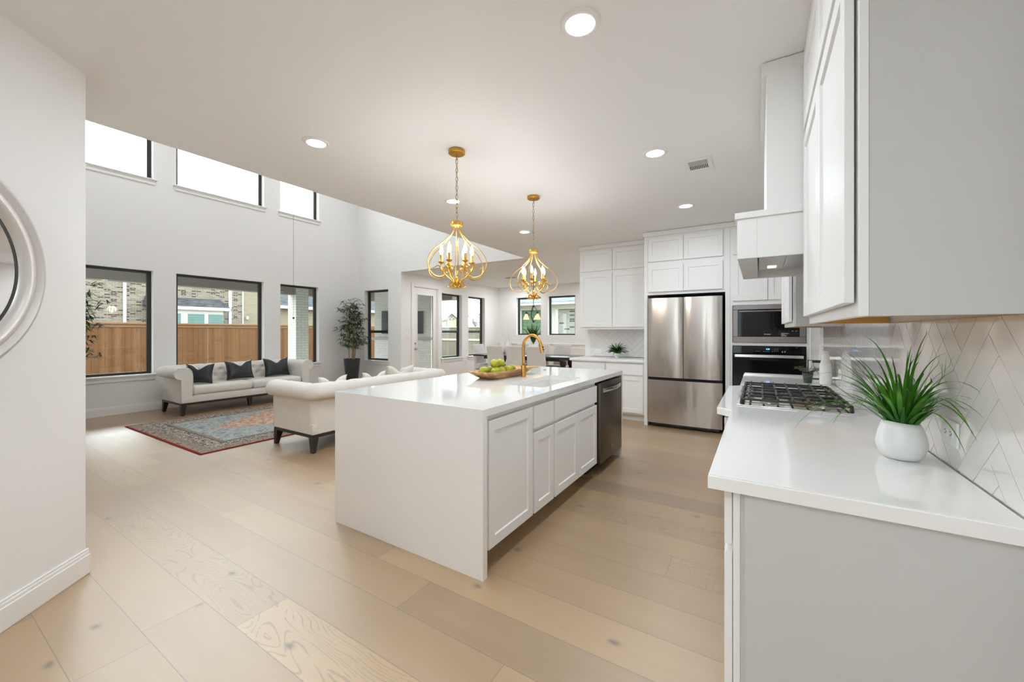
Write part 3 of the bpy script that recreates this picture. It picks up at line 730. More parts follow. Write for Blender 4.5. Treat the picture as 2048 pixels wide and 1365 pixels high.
# mantle shell: open recess underneath for the insert
box(bm, xm, xm+.092, y0, y1, z0, z1, .0015); box(bm, xm+.092, XR-.009, y0, y0+.02, z0, z1, .001); box(bm, xm+.092, XR-.009, y1-.02, y1, z0, z1, .001); box(bm, xm+.092, XR-.009, y0+.02, y1-.02, z0+.17, z1)
obj('mantle', bm, M['cab'], hd, world=True)
bm = B(); box(bm, xm-.012, XR-.009, y0-.010, y1+.01, 1.9405, 1.975, .003); obj('mantle_cap', bm, M['cab'], hd, world=True)
bm = B(); box(bm, .0, .46, 2.56, 3.40, 1.78, z0+.1695, .002); obj('insert', bm, M['cab'], hd, world=True)
for k, yy in enumerate((2.70, 3.26)):
    bm = B(); box(bm, .05, .10, yy-.05, yy+.05, 1.777, 1.7798); obj('insert_light', bm, M['hood_led'], hd, world=True)
bm = B(); box(bm, .14, .44, 2.60, 3.36, 1.775, 1.7797); obj('filter', bm, M['nickel'], hd, world=True)
# ---- cooktop
ck = thing('gas_cooktop', 'stainless gas cooktop with black cast iron grates set in the right countertop', 'cooktop', (.155, 3.06, CT))
CX0, CX1, CY0, CY1 = -.108, .425, 2.602, 3.515
bm = B(); box(bm, CX0, CX1, CY0, CY1, CT-.001, CT+.008, .003, 2); obj('tray', bm, M['chrome'], ck, world=True, angle=30)
for j in range(3):
    g0 = CY0+.018+j*.2935; g1 = g0+.290; x0, x1 = CX0+.018, CX1-.018; zt = CT+.046
    bm = B()
    for (a, b, c, d_) in ((x0, x1, g0, g0+.012), (x0, x1, g1-.012, g1), (x0, x0+.012, g0, g1), (x1-.012, x1, g0, g1)):
        if j == 1 and c == g0 and b == x0+.012: pass
        box(bm, a, b, c, d_, zt-.016, zt-.004, .002)
    for i in range(7):
        xx = x0+.04+i*(x1-x0-.08)/6
        box(bm, xx-.005, xx+.005, g0-.002, g0+.115, zt-.012, zt+.004, .002); box(bm, xx-.005, xx+.005, g1-.115, g1+.002, zt-.012, zt+.004, .002)
        if i in (1, 3, 5): box(bm, xx-.0045, xx+.0045, g0+.115, g1-.115, zt-.012, zt, .002)
    box(bm, x0, x1, (g0+g1)/2-.005, (g0+g1)/2+.005, zt-.014, zt-.002, .002)
    for (a, b) in ((x0+.006, g0+.006), (x1-.006, g0+.006), (x0+.006, g1-.006), (x1-.006, g1-.006)): cyl(bm, (a, b, CT+.008), (a, b, zt-.01), .010, .007, 8)
    obj('grate', bm, M['iron'], ck, world=True)
for (bx_, by, rr_) in ((.05, 2.74, .035), (.30, 2.74, .045), (.20, 3.06, .06), (.05, 3.37, .045), (.30, 3.37, .035)):
    bm = B(); lathe(bm, [(rr_+.012, 0), (rr_+.012, .006), (rr_, .008), (rr_, .016), (rr_*.9, .019)], (bx_, by, CT+.008), 24); bn = obj('burner', bm, M['nickel'], ck, world=True, angle=35)
    bm = B(); lathe(bm, [(rr_*.86, .0), (rr_*.86, .006), (rr_*.8, .008)], (bx_, by, CT+.0272), 24); obj('burner_cap', bm, M['iron'], bn, world=True, angle=35)
for i in range(5):
    yy = 2.86+i*.095; bm = B(); lathe(bm, [(.026, 0), (.026, .006), (.021, .008), (.019, .030), (.017, .032)], (-.050, yy, CT+.008), 20); box(bm, -.054, -.046, yy-.018, yy+.018, CT+.036, CT+.046, .002); obj('knob', bm, M['nickel'], ck, world=True, angle=35)
# ---- outlet plates
def plate(name, label, F, u, v, gangs=1, kind='outlet', horizontal=False, w=None, h=None, cat=None, n=0.0):
    r = thing(name, label, cat or ('outlet' if kind == 'outlet' else 'light switch'), F.p(u, v, n))
    W_ = w or (.07+.046*(gangs-1)); H_ = h or .115
    if horizontal: W_, H_ = H_, W_
    bm = B(); F.box(bm, u-W_/2, u+W_/2, v-H_/2, v+H_/2, n, n+.006, .002); obj('cover_plate', bm, M['plate'], r, world=True)
    for g in range(gangs):
        uu = u+(g-(gangs-1)/2)*.046
        if kind == 'outlet':
            for dv in (-.020, .020):
                cu, cv = (u+dv*1.0, v) if horizontal else (uu, v+dv)
                bm = B(); cyl(bm, F.p(cu, cv, n+.005), F.p(cu, cv, n+.0085), .0165, .016, 20); s_ = obj('receptacle', bm, M['plate'], r, world=True, angle=35)
                bm = B(); 
                if horizontal: F.box(bm, cu-.0045, cu+.0045, cv+.004, cv+.0065, n+.0084, n+.0088); F.box(bm, cu-.0045, cu+.0045, cv-.0065, cv-.004, n+.0084, n+.0088); F.box(bm, cu-.011, cu-.007, cv-.002, cv+.002, n+.0084, n+.0088)
                else: F.box(bm, cu+.004, cu+.0065, cv-.0045, cv+.0045, n+.0084, n+.0088); F.box(bm, cu-.0065, cu-.004, cv-.0045, cv+.0045, n+.0084, n+.0088); F.box(bm, cu-.002, cu+.002, cv-.011, cv-.007, n+.0084, n+.0088)
                obj('slots', bm, M['slot'], s_, world=True)
        else:
            bm = B(); F.box(bm, uu-.016, uu+.016, v-.033, v+.033, n+.0058, n+.010, .002); obj('rocker', bm, M['plate'], r, world=True)
    return r
plate('wall_outlet', 'white double outlet on the herringbone tiles just right of the grass plant', FRW, 1.768, 1.020, 1, horizontal=True, n=.0078, w=.078, h=.122)
plate('wall_outlet', 'white outlet on the herringbone tiles beside the tall white bottle vase', FRW, 3.74, 1.02, 1, horizontal=True, n=.0078)
plate('wall_outlet', 'small outlet low on the tiles left of the fern on the back counter', FK, -2.36, 1.00, 1, horizontal=True, n=.0078)
plate('wall_outlet', 'white outlet low on the window wall near the tall bamboo planter', FL, 5.66, .36)
plate('wall_outlet', 'white outlet low on the dining wall below and between the two tall windows', FN, 9.07, .43)
plate('light_switch', 'upper white switch plate on the wall left of the patio door', FN, 6.83, 1.40, 2, 'switch')
plate('light_switch', 'lower white switch plate on the wall left of the patio door', FN, 6.83, 1.22, 2, 'switch')
bm = B(); FF.box(bm, -8.63, -8.57, 3.14, 3.25, 0, .035, .008, 2); single('motion_sensor', bm, M['plate'], 'small white sensor high on the living room wall near its corner', 'sensor', FF.p(-8.6, 3.14, 0))
# ---- back wall cabinetry (faces toward the viewer)
YU, YC, YBASE = 6.27, 5.85, 5.985
def pk(F, parent, a, b, c, d_, **k): return door_part(F, parent, a, b, c, d_, n0=.003, **k)
r = thing('wall_cabinet', 'white four-door wall cabinet left of the refrigerator above the fern counter', 'cabinet', (-2.0, 6.4, 1.372))
bm = B(); box(bm, -2.555, -1.402, YU+.0, 6.611, 1.372, CZ-.003, .001); obj('body', bm, M['cab'], r, world=True)
F1 = Frame((0, YU, 0), (1, 0, 0), (0, -1, 0))
for a, b in ((-2.535, -1.997), (-1.990, -1.425)): pk(F1, r, a, b, 1.408, 2.283); pk(F1, r, a, b, 2.325, 2.660)
bm = B(); box(bm, -2.565, -1.402, YU-.024, YU, 2.685, CZ-.0035, .002); obj('crown', bm, M['cab'], r, world=True)
r = thing('base_cabinet', 'white base cabinet under the counter left of the refrigerator', 'cabinet', (-2.0, 6.3, 0))
bm = B(); box(bm, -2.575, -1.402, YBASE, 6.611, .10, CT-.0405, .001); obj('body', bm, M['cab'], r, world=True)
bm = B(); box(bm, -2.565, -1.403, YBASE+.07, 6.60, 0, .0995); obj('toe_kick', bm, M['cab'], r, world=True)
F2 = Frame((0, YBASE, 0), (1, 0, 0), (0, -1, 0))
for a, b in ((-2.555, -2.020), (-1.995, -1.445)):
    bm = B(); slab(bm, F2, a, b, .690, .845, .003, .021); obj('drawer_front', bm, M['cab'], r, world=True)
    pk(F2, r, a, b, .125, .668)
bm = B(); box(bm, -2.60, -1.402, 5.945, 6.6115, CT-.04, CT, .003, 2); single('back_countertop', bm, M['quartz'], 'short white quartz countertop left of the refrigerator holding the fern', 'countertop', (-2.0, 6.28, CT-.04), angle=30)
# fridge surround
r = thing('refrigerator_surround', 'white tall cabinet surround with four small doors above the refrigerator', 'cabinet', (-.87, 6.2, 0))
bm = B(); box(bm, -1.400, -1.352, YC, 6.6, 0, CZ-.003, .001); box(bm, -.372, -.318, YC, 6.6, 0, CZ-.003, .001); box(bm, -1.352, -.372, YC+.001, 6.6, 1.853, CZ-.0035)
obj('body', bm, M['cab'], r, world=True)
bm = B(); box(bm, -1.352, -.372, 6.58, 6.60, 0, 1.852); obj('niche_back', bm, M['dark'], r, world=True)
F3 = Frame((0, YC, 0), (1, 0, 0), (0, -1, 0))
for a, b in ((-1.340, -.878), (-.870, -.398)): pk(F3, r, a, b, 1.893, 2.262, rail=.055); pk(F3, r, a, b, 2.322, 2.655, rail=.055)
bm = B(); box(bm, -1.412, -.318, YC-.024, YC, 2.685, CZ-.004, .002); obj('crown', bm, M['cab'], r, world=True)
# oven tower
r = thing('oven_tower', 'white tall cabinet right of the refrigerator holding the microwave and wall oven', 'cabinet', (.1, 6.2, 0))
TX0, TX1 = -.316, .512
bm = B(); box(bm, TX0, -.292, YC, 6.6, .0, CZ-.003); box(bm, .478, TX1, YC, 6.6, .0, CZ-.003)
for z0, z1 in ((0, .38), (1.158, 1.197), (1.672, CZ-.003)): box(bm, -.292, .478, YC, 6.6, z0, z1)
box(bm, -.292, .478, 6.45, 6.6, .38, 1.158); box(bm, -.292, .478, 6.45, 6.6, 1.197, 1.672)
obj('body', bm, M['cab'], r, world=True)
for a, b in ((-.285, .090), (.096, .470)): pk(F3, r, a, b, 1.728, 2.262); pk(F3, r, a, b, 2.322, 2.655)
bm = B(); slab(bm, F3, -.285, .47, .12, .36, .003, .021); obj('drawer_front', bm, M['cab'], r, world=True)
bm = B(); box(bm, -.318, TX1, YC-.024, YC, 2.685, CZ-.004, .002); obj('crown', bm, M['cab'], r, world=True)
# microwave
r = thing('microwave', 'built-in stainless framed microwave with black glass door above the wall oven', 'microwave', (.09, 6.1, 1.197))
bm = B(); box(bm, -.290, .476, YC+.0, 6.40, 1.199, 1.670); obj('case', bm, M['dark'], r, world=True)
bm = B(); F3.box(bm, -.286, .472, 1.197, 1.272, .001, .018, .003); F3.box(bm, -.286, .472, 1.612, 1.672, .001, .018, .003); F3.box(bm, -.286, -.228, 1.272, 1.612, .001, .018, .003); F3.box(bm, .412, .472, 1.272, 1.612, .001, .018, .003)
obj('trim_frame', bm, M['steel_flat'], r, world=True)
bm = B(); F3.box(bm, -.227, .411, 1.273, 1.611, .001, .014, .002); obj('door', bm, M['blackglass'], r, world=True)
bm = B(); F3.box(bm, -.222, .405, 1.583, 1.600, .014, .030, .003); obj('handle', bm, M['steel_flat'], r, world=True)
def text(name, s, size, loc, m, parent, rot=(PI/2, 0, 0), bold=False):
    c = bpy.data.curves.new(name, 'FONT'); c.body = s; c.size = size; c.align_x = 'CENTER'; c.align_y = 'CENTER'; c.extrude = .0004
    o = bpy.data.objects.new(name, c); col.objects.link(o); o.data.materials.append(m); o.rotation_euler = rot
    me = bpy.data.meshes.new_from_object(o); bpy.data.objects.remove(o); o = bpy.data.objects.new(name, me); col.objects.link(o); o.rotation_euler = rot
    o.parent = parent; o.location = Vector(loc)-wloc(parent); return o
text('logo', 'Whirlpool', .017, (.087, YC-.0148, 1.302), M['white_print'], r)
bm = B()
for i, (a, b) in enumerate(((.228, .300), (.228, .262), (.228, .285), (.228, .280))): F3.box(bm, a, b, 1.308-i*.010, 1.3135-i*.010+(0 if i else .003), .014, .0145)
F3.box(bm, .306, .312, 1.308, 1.313, .014, .0145)
F3.box(bm, .334, .350, 1.338, 1.344, .014, .0145); F3.box(bm, .372, .388, 1.338, 1.344, .014, .0145)
obj('printed_label', bm, M['display'], r, world=True)
# wall oven
r = thing('wall_oven', 'black glass wall oven with a wide stainless handle and blue clock', 'oven', (.09, 6.1, .38))
bm = B(); box(bm, -.290, .476, YC+.0, 6.40, .382, 1.156); obj('case', bm, M['dark'], r, world=True)
bm = B(); F3.box(bm, -.286, .472, 1.058, 1.157, .001, .020, .003); obj('control_panel', bm, M['blackglass'], r, world=True)
bm = B(); F3.box(bm, -.284, .470, .395, 1.053, .001, .030, .003); obj('door', bm, M['blackglass'], r, world=True)
bm = B(); F3.box(bm, -.262, .448, 1.013, 1.050, .052, .064, .004, 2); F3.box(bm, -.25, -.235, 1.02, 1.044, .029, .053); F3.box(bm, .42, .435, 1.02, 1.044, .029, .053); obj('handle', bm, M['chrome'], r, world=True)
text('clock_display', '2:38', .022, (.092, YC-.0208, 1.118), M['led'], r)
bm = B()
for u in (-.03, -.012, .008): F3.box(bm, u-.005, u+.005, 1.088, 1.091, .020, .0205)
for u in (.048, .066, .084, .102): F3.box(bm, u-.0045, u+.0045, 1.086, 1.090, .020, .0205)
for rr_ in range(4):
    for cc in range(3): F3.box(bm, .158+cc*.018, .163+cc*.018, 1.126-rr_*.012, 1.129-rr_*.012, .020, .0205)
F3.box(bm, .138, .143, 1.088, 1.093, .020, .0205)
F3.box(bm, .235, .247, 1.078, 1.096, .020, .0205); F3.box(bm, .258, .274, 1.090, 1.097, .020, .0205); F3.box(bm, .258, .274, 1.080, 1.084, .020, .0205)
obj('printed_controls', bm, M['display'], r, world=True)
# refrigerator
rf = thing('refrigerator', 'tall stainless french-door refrigerator with a bottom freezer drawer', 'refrigerator', (-.865, 6.15, 0))
bm = B(); box(bm, -1.335, -.405, 5.86, 6.52, .045, 1.805, .004); obj('cabinet', bm, M['black'], rf, world=True)
def fdoor(u0, u1, v0, v1, name):
    """slightly bowed stainless front"""
    bm = B(); n = 14; yb = 5.86; yf = 5.800
    front = []; 
    for i in range(n+1):
        t = i/n; u = u0+(u1-u0)*t; bow = .014*(1-(2*t-1)**2); e_ = .006 if i in (0, n) else 0
        front.append((u, yf-bow+e_))
    a = [bm.verts.new((u, y, v0)) for u, y in front]; b = [bm.verts.new((u, y, v1)) for u, y in front]
    c = [bm.verts.new((u, yb, v0)) for u, y in front]; d2 = [bm.verts.new((u, yb, v1)) for u, y in front]
    for i in range(n):
        bm.faces.new((a[i], a[i+1], b[i+1], b[i])); bm.faces.new((c[i], d2[i], d2[i+1], c[i+1]))
        bm.faces.new((a[i], c[i], c[i+1], a[i+1])); bm.faces.new((b[i], b[i+1], d2[i+1], d2[i]))
    bm.faces.new((a[0], b[0], d2[0], c[0])); bm.faces.new((a[n], c[n], d2[n], b[n])); fix(bm)
    return obj(name, bm, M['steel'], rf, world=True, angle=30)
fdoor(-1.338, -.877, .700, 1.802, 'door'); fdoor(-.869, -.402, .700, 1.802, 'door'); fdoor(-1.338, -.402, .062, .662, 'freezer_drawer')
bm = B(); box(bm, -1.335, -.405, 5.822, 5.862, .664, .698); obj('divider_strip', bm, M['dark'], rf, world=True)
bm = B(); box(bm, -1.30, -.44, 5.87, 6.4, .015, .045); 
for x in (-1.25, -.49): cyl(bm, (x, 5.92, 0), (x, 5.92, .03), .022, n=12)
obj('foot', bm, M['black'], rf, world=True)
# white casing / wall end beside the tiled wall (pantry opening)
bm = B(); box(bm, XR-.022, XR, 4.79, 4.865, 0, 2.25, .003); box(bm, XR-.012, XR, 4.865, 5.70, 0, 2.20, .002); box(bm, XR-.022, XR, 5.70, 5.775, 0, 2.25, .003); struct('trim_2', bm, M['trim'])
# ---- ceiling lights & vents
for i, (x, y) in enumerate(KITCHEN_LAMPS):
    lab = ['round recessed ceiling light nearest the viewer, over the aisle by the wall cabinet', 'recessed ceiling light right of center just left of the air vent', 'far right recessed ceiling light in front of the refrigerator',
           'recessed ceiling light at left, in front of the upper living room windows', 'recessed ceiling light behind the chain of the nearer gold pendant', 'farthest left recessed ceiling light beside the chain of the far pendant'][i]
    r = thing('recessed_light', lab, 'ceiling light', (x, y, CZ), group='recessed kitchen ceiling lights')
    bm = B(); lathe(bm, [(.092, 0), (.092, -.004), (.084, -.010), (.068, -.012), (.066, -.008)], (0, 0, 0), 40, cap0=False, cap1=False); fix(bm); obj('trim_ring', bm, M['trim'], r, smooth=True)
    bm = B(); lathe(bm, [(.0665, -.0085), (.04, -.0095), (.01, -.010)], (0, 0, 0), 40, cap0=False); fix(bm); obj('lens', bm, M['lamp_disc'], r, smooth=True)
v_ = thing('ceiling_air_vent', 'white square ceiling air vent with dark louvres near the range hood', 'air vent', (-.43, 3.73, CZ))
bm = B(); box(bm, -.535, -.33, 3.56, 3.90, CZ-.008, CZ-.0005, .003); obj('frame', bm, M['trim'], v_, world=True)
bm = B(); box(bm, -.505, -.362, 3.592, 3.680, CZ-.0095, CZ-.008); obj('grille', bm, M['nickel'], v_, world=True)
bm = B()
for i in range(11): box(bm, -.505+i*.0132, -.498+i*.0132, 3.690, 3.772, CZ-.0095, CZ-.008)
obj('slots', bm, M['slot'], v_, world=True)
v_ = thing('ceiling_air_vent', 'flat white ceiling vent far back over the dining table', 'air vent', (-5.5, 8.8, CZ))
bm = B(); box(bm, -5.70, -5.30, 8.72, 8.90, CZ-.008, CZ-.0005, .003); obj('frame', bm, M['trim'], v_, world=True)
bm = B(); 
for i in range(5): box(bm, -5.66, -5.34, 8.745+i*.030, 8.757+i*.030, CZ-.0095, CZ-.008)
obj('slots', bm, M['slot'], v_, world=True)
# ---- pendants
def pendant(loc, label, rot):
    r = thing('pendant_light', label, 'pendant light', loc, rot, group='gold cage pendants over the island')
    bm = B(); lathe(bm, [(.063, 0), (.065, -.004), (.065, -.026), (.060, -.030), (.008, -.031)], n=32, cap1=True); 
    for a in (.6, .6+2.1, .6+4.2): ball(bm, (.045*math.cos(a), .045*math.sin(a), -.032), .006, 8, 6)
    fix(bm); obj('canopy', bm, M['gold'], r, angle=35)
    bm = B(); n = 15; z0, z1 = -.034, -.555; st = (z0-z1)/n
    for i in range(n):
        zc = z0-st*(i+.5); pts = []
        for k in range(16):
            a = 2*PI*k/16; hx, hz = .0085*math.cos(a), (st*.5+.004)*math.sin(a)
            pts.append((hx, 0, zc+hz) if i % 2 else (0, hx, zc+hz))
        tube(bm, pts, .0021, 6, closed=True)
    tube(bm, [(.006*math.sin(i*.9), .006*math.cos(i*.9), z0-(z0-z1)*i/40) for i in range(41)], .0014, 5)
    fix(bm); obj('chain', bm, M['chain'], r, smooth=True)
    bm = B(); lathe(bm, [(.005, -.552), (.012, -.556), (.044, -.560), (.048, -.566), (.046, -.592), (.030, -.598), (.006, -.60)], n=28); fix(bm); obj('cap', bm, M['gold'], r, angle=40)
    for i in range(6):
        a = i*PI/3; ca, sa = math.cos(a), math.sin(a)
        prof = [(.022, -.585), (.030, -.625), (.060, -.672), (.125, -.735), (.195, -.790), (.240, -.850), (.252, -.905), (.238, -.955), (.200, -.990), (.150, -1.000), (.112, -.985), (.088, -.960)]
        bm = B(); tube(bm, catmull([(x*ca, x*sa, z) for x, z in prof], 5), .0056, 8, flat=(1.0, .55)); obj('rib', bm, M['gold'], r, smooth=True)
    for i in range(6):
        a = i*PI/3+PI/6; ca, sa = math.cos(a), math.sin(a)
        prof = [(.016, -1.055), (.035, -1.020), (.070, -.990), (.098, -.960), (.100, -.925), (.080, -.905), (.066, -.925), (.080, -.942)]
        bm = B(); tube(bm, catmull([(x*ca, x*sa, z) for x, z in prof], 5), .0058, 8, flat=(1.1, .7))
        prof = [(.098, -.955), (.120, -.935), (.125, -.905), (.118, -.885)]
        tube(bm, catmull([(x*ca, x*sa, z) for x, z in prof], 5), .0050, 8)
        prof = [(.105, -.940), (.140, -.905), (.165, -.915), (.185, -.922), (.196, -.908)]
        tube(bm, catmull([(x*ca, x*sa, z) for x, z in prof], 5), [.0036]*16+[.0022]*5, 6)
        prof = [(.018, -1.048), (.042, -1.030), (.056, -1.048), (.046, -1.066), (.034, -1.055)]
        tube(bm, catmull([(x*ca, x*sa, z) for x, z in prof], 5), .0042, 6)
        prof = [(.014, -1.058), (.035, -1.075), (.070, -1.066), (.082, -1.050)]
        tube(bm, catmull([(x*ca, x*sa, z) for x, z in prof], 5), [.0040]*10+[.0022]*6, 6)
        arm = obj('candle_arm', bm, M['gold'], r, smooth=True)
        bm = B(); lathe(bm, [(.008, -.890), (.022, -.882), (.024, -.874), (.013, -.872), (.0115, -.870), (.0115, -.822), (.006, -.820)], (.118*ca, .118*sa, 0), 18); fix(bm); obj('candle_sleeve', bm, M['gold'], arm, angle=40)
        bm = B(); lathe(bm, [(.006, -.822), (.0125, -.808), (.0150, -.790), (.0120, -.768), (.0065, -.750), (.002, -.736)], (.118*ca, .118*sa, 0), 16); fix(bm); obj('candle_bulb', bm, M['bulb'], arm, smooth=True)
    bm = B(); lathe(bm, [(.004, -1.082), (.010, -1.076), (.014, -1.060), (.020, -1.050), (.018, -1.020), (.010, -1.008), (.013, -1.0), (.004, -.985)], n=20); fix(bm); obj('hub', bm, M['gold'], r, smooth=True)
    d_ = bpy.data.lights.new('pendant_glow', 'POINT'); d_.energy = 13; d_.color = (1, .97, .94); d_.shadow_soft_size = .10
    o = bpy.data.objects.new('pendant_glow', d_); col.objects.link(o); o.location = (0, 0, -.76); o.parent = r
    return r
pendant((-2.005, 2.413, CZ), 'nearer gold onion-shaped pendant hanging by a chain over the island', math.radians(12))
pendant((-2.004, 3.655, CZ), 'farther gold onion-shaped pendant hanging by a chain over the island faucet end', math.radians(20))
# ---- counter accessories
def leafblade(bm, base, direction, length, width, droop, n=8, mi=0, twist=0., fold=.15):
    """arched tapering blade"""
    d0 = Vector(direction).normalized(); p = Vector(base); L = []; Rr = []; Cn = []
    side0 = d0.cross(Vector((0, 0, 1)))
    if side0.length < .05: side0 = Vector((math.cos(twist), math.sin(twist), 0))
    side0.normalize(); dd = d0.copy()
    for i in range(n+1):
        t = i/n; wd = width*(.55+.45*math.sin(PI*min(t*1.4+.1, 1)))*(1-t**3)*.5+.0002
        s = (side0+Vector((0, 0, 1))*.0).normalized()
        up = s.cross(dd).normalized()
        L.append(bm.verts.new(p-s*wd+up*wd*fold)); Rr.append(bm.verts.new(p+s*wd+up*wd*fold)); Cn.append(bm.verts.new(p))
        p = p+dd*(length/n); dd = (dd+Vector((0, 0, -1))*droop/n*(1+t)).normalized()
    for i in range(n):
        bm.faces.new((L[i], Cn[i], Cn[i+1], L[i+1])).material_index = mi; bm.faces.new((Cn[i], Rr[i], Rr[i+1], Cn[i+1])).material_index = mi
g = thing('grass_plant', 'bushy green grass plant in a rounded white pot on the right foreground counter', 'potted plant', (.400, 1.800, CT))
prof = [(.030, 0), (.043, .002), (.055, .016), (.063, .040), (.0645, .055), (.060, .082), (.052, .108), (.046, .122), (.043, .122), (.044, .108)]
bm = B(); lathe(bm, prof, n=48, cap1=False)
for v in bm.verts:
    if v.co.z > .09: v.co.z += (v.co.x*-.10)*(v.co.z-.09)/.04
fix(bm); obj('pot', bm, M['white_ceramic'], g, smooth=True)
bm = B(); lathe(bm, [(.044, .106), (.001, .108)], n=24, cap0=True); fix(bm); obj('soil', bm, M['soil'], g)
rnd = random.Random(4); bm = B()
for i in range(150):
    a = rnd.random()*2*PI; rr_ = .038*math.sqrt(rnd.random()); ti = rnd.uniform(.10, .75)
    leafblade(bm, (rr_*math.cos(a), rr_*math.sin(a), .108), (math.cos(a)*ti, math.sin(a)*ti, 1), rnd.uniform(.08, .16), rnd.uniform(.007, .011), rnd.uniform(.2, .8), 6)
for i in range(72):
    a = rnd.random()*2*PI; rr_ = .030*math.sqrt(rnd.random()); ti = rnd.uniform(.2, 1.15)
    leafblade(bm, (rr_*math.cos(a), rr_*math.sin(a), .110), (math.cos(a)*ti*(1.1 if math.cos(a) < 0 else .45), math.sin(a)*ti, 1), rnd.uniform(.24, .40), rnd.uniform(.0075, .012), rnd.uniform(.6, 1.8), 14)
for v in bm.verts:      # blades lean off the tiled wall instead of passing through it
    if v.co.x > .098: v.co.x = .098+(v.co.x-.098)*.03
obj('foliage', bm, M['grass_leaf'], g, smooth=True)
bv = thing('bottle_vase', 'tall smooth white bottle vase on the right counter behind the cooktop', 'vase', (.447, 3.98, CT))
bm = B(); lathe(bm, [(.034, 0), (.037, .004), (.040, .05), (.040, .11), (.035, .165), (.026, .205), (.019, .240), (.0165, .268), (.014, .268), (.014, .25)], n=36, cap1=False); fix(bm); obj('body', bm, M['white_matte'], bv, smooth=True)
sp = thing('potted_sprig', 'small grey-green sprig in a black pot left of the white bottle vase', 'potted plant', (.34, 4.05, CT))
bm = B(); lathe(bm, [(.026, 0), (.028, .004), (.037, .074), (.038, .082), (.034, .082), (.033, .072)], n=28, cap1=False); fix(bm); obj('pot', bm, M['charcoal'], sp, smooth=True)
bm = B(); lathe(bm, [(.033, .070), (.001, .071)], n=20); fix(bm); obj('soil', bm, M['soil'], sp)
rnd = random.Random(9); bm = B()
for i in range(26):
    a = rnd.random()*2*PI; L = rnd.uniform(.05, .12); pts = [Vector((.02*math.cos(a), .02*math.sin(a), .075))]
    dd = Vector((math.cos(a)*rnd.uniform(.2, 1.1), math.sin(a)*rnd.uniform(.2, 1.1), 1)).normalized()
    for k in range(6): pts.append(pts[-1]+dd*L/6); dd = (dd+Vector((0, 0, -.22))).normalized()
    tube(bm, pts, .0012, 5)
    for p in pts[1:]:
        for q in range(4):
            b_ = rnd.random()*2*PI; leafblade(bm, p, (math.cos(b_), math.sin(b_), rnd.uniform(-.2, .8)), rnd.uniform(.014, .024), .0045, .3, 3)
obj('foliage', bm, M['sage_leaf'], sp, smooth=True)
st = thing('wire_counter_stand', 'thin black wire stand behind the small black pot on the right counter', 'stand', (.44, 4.42, CT))
bm = B(); box(bm, -.07, .05, -.045, .045, 0, .006, .002); obj('base', bm, M['black'], st)
bm = B(); tube(bm, [(-.065, .03, .004), (-.065, .03, .165)], .0032, 8); tube(bm, [(-.065, .03, .163), (.05, .03, .163)], .003, 8)
tube(bm, catmull([(.045, .0, .004), (.015, .015, .04), (-.02, .025, .10), (-.028, .03, .150)], 5), .0018, 6); obj('wire_frame', bm, M['black'], st, smooth=True)
bm = B(); cyl(bm, (-.035, .03, .150), (.06, .03, .150), .0085, n=12); obj('crossbar', bm, M['black'], st, angle=40)
def fern(root, seed, n, L, m, rise=1.0, z=0, leaf=.03, spread=1.0):
    rnd = random.Random(seed); bm = B()
    for i in range(n):
        a = rnd.random()*2*PI; l = L*rnd.uniform(.6, 1.05); pts = [Vector((0, 0, z))]
        o = rnd.uniform(.15, 1.2)*spread; dd = Vector((math.cos(a)*o, math.sin(a)*o, rise)).normalized()
        for k in range(8): pts.append(pts[-1]+dd*l/8); dd = (dd+Vector((0, 0, -.16))).normalized()
        tube(bm, pts, .0012, 4)
        for k, p in enumerate(pts[2:]):
            tl = (pts[min(k+3, 8)]-pts[k+1]).normalized()
            for s in (-1, 1):
                sd = tl.cross(Vector((0, 0, 1))); sd = sd.normalized()*s if sd.length > .1 else Vector((s, 0, 0))
                for q in range(2):
                    leafblade(bm, p+tl*(l/16*q), sd+tl*.8+Vector((0, 0, .15)), leaf*(1-.08*k)*rnd.uniform(.8, 1.2), leaf*.46, .5, 3)
    return obj('foliage', bm, m, root, smooth=True)
fr = thing('potted_fern', 'small green fern in a white footed bowl on the back counter left of the refrigerator', 'potted plant', (-1.945, 6.34, CT))
bm = B(); lathe(bm, [(.028, 0), (.030, .006), (.024, .012), (.050, .040), (.062, .075), (.059, .076), (.048, .06)], n=28, cap1=False); fix(bm); obj('bowl', bm, M['white_ceramic'], fr, smooth=True)
bm = B(); lathe(bm, [(.052, .058), (.001, .062)], n=20); fix(bm); obj('soil', bm, M['soil'], fr)
fern(fr, 3, 120, .185, M['fern_leaf'], z=.06, leaf=.030)
# ---- dough bowl with apples
BZ = CT
bw = thing('wooden_dough_bowl', 'long rustic wooden dough bowl of green apples on the island', 'bowl', (-2.055, 3.13, BZ))
bm = B()
def ringpts(hx, hy, z, c): 
    return [(-hx+c, -hy, z), (hx-c, -hy, z), (hx, -hy+c, z), (hx, hy-c, z), (hx-c, hy, z), (-hx+c, hy, z), (-hx, hy-c, z), (-hx, -hy+c, z)]
rings = [ringpts(.095, .235, 0, .04), ringpts(.105, .26, .003, .04), ringpts(.150, .385, .062, .05), ringpts(.148, .383, .070, .05), ringpts(.128, .340, .068, .05), ringpts(.085, .225, .018, .04)]
rv = [[bm.verts.new(p) for p in rg] for rg in rings]
for a, b in zip(rv, rv[1:]):
    for i in range(8): bm.faces.new((a[i], a[(i+1) % 8], b[(i+1) % 8], b[i]))
bm.faces.new(rv[0]); bm.faces.new(rv[-1]); fix(bm)
es = [e for e in bm.edges]
bmesh.ops.subdivide_edges(bm, edges=es, cuts=2, use_grid_fill=True)
rnd = random.Random(2)
for v in bm.verts: v.co += Vector((rnd.uniform(-1, 1), rnd.uniform(-1, 1), rnd.uniform(-.6, .6)))*.0018*(0 if v.co.z < .002 else 1)
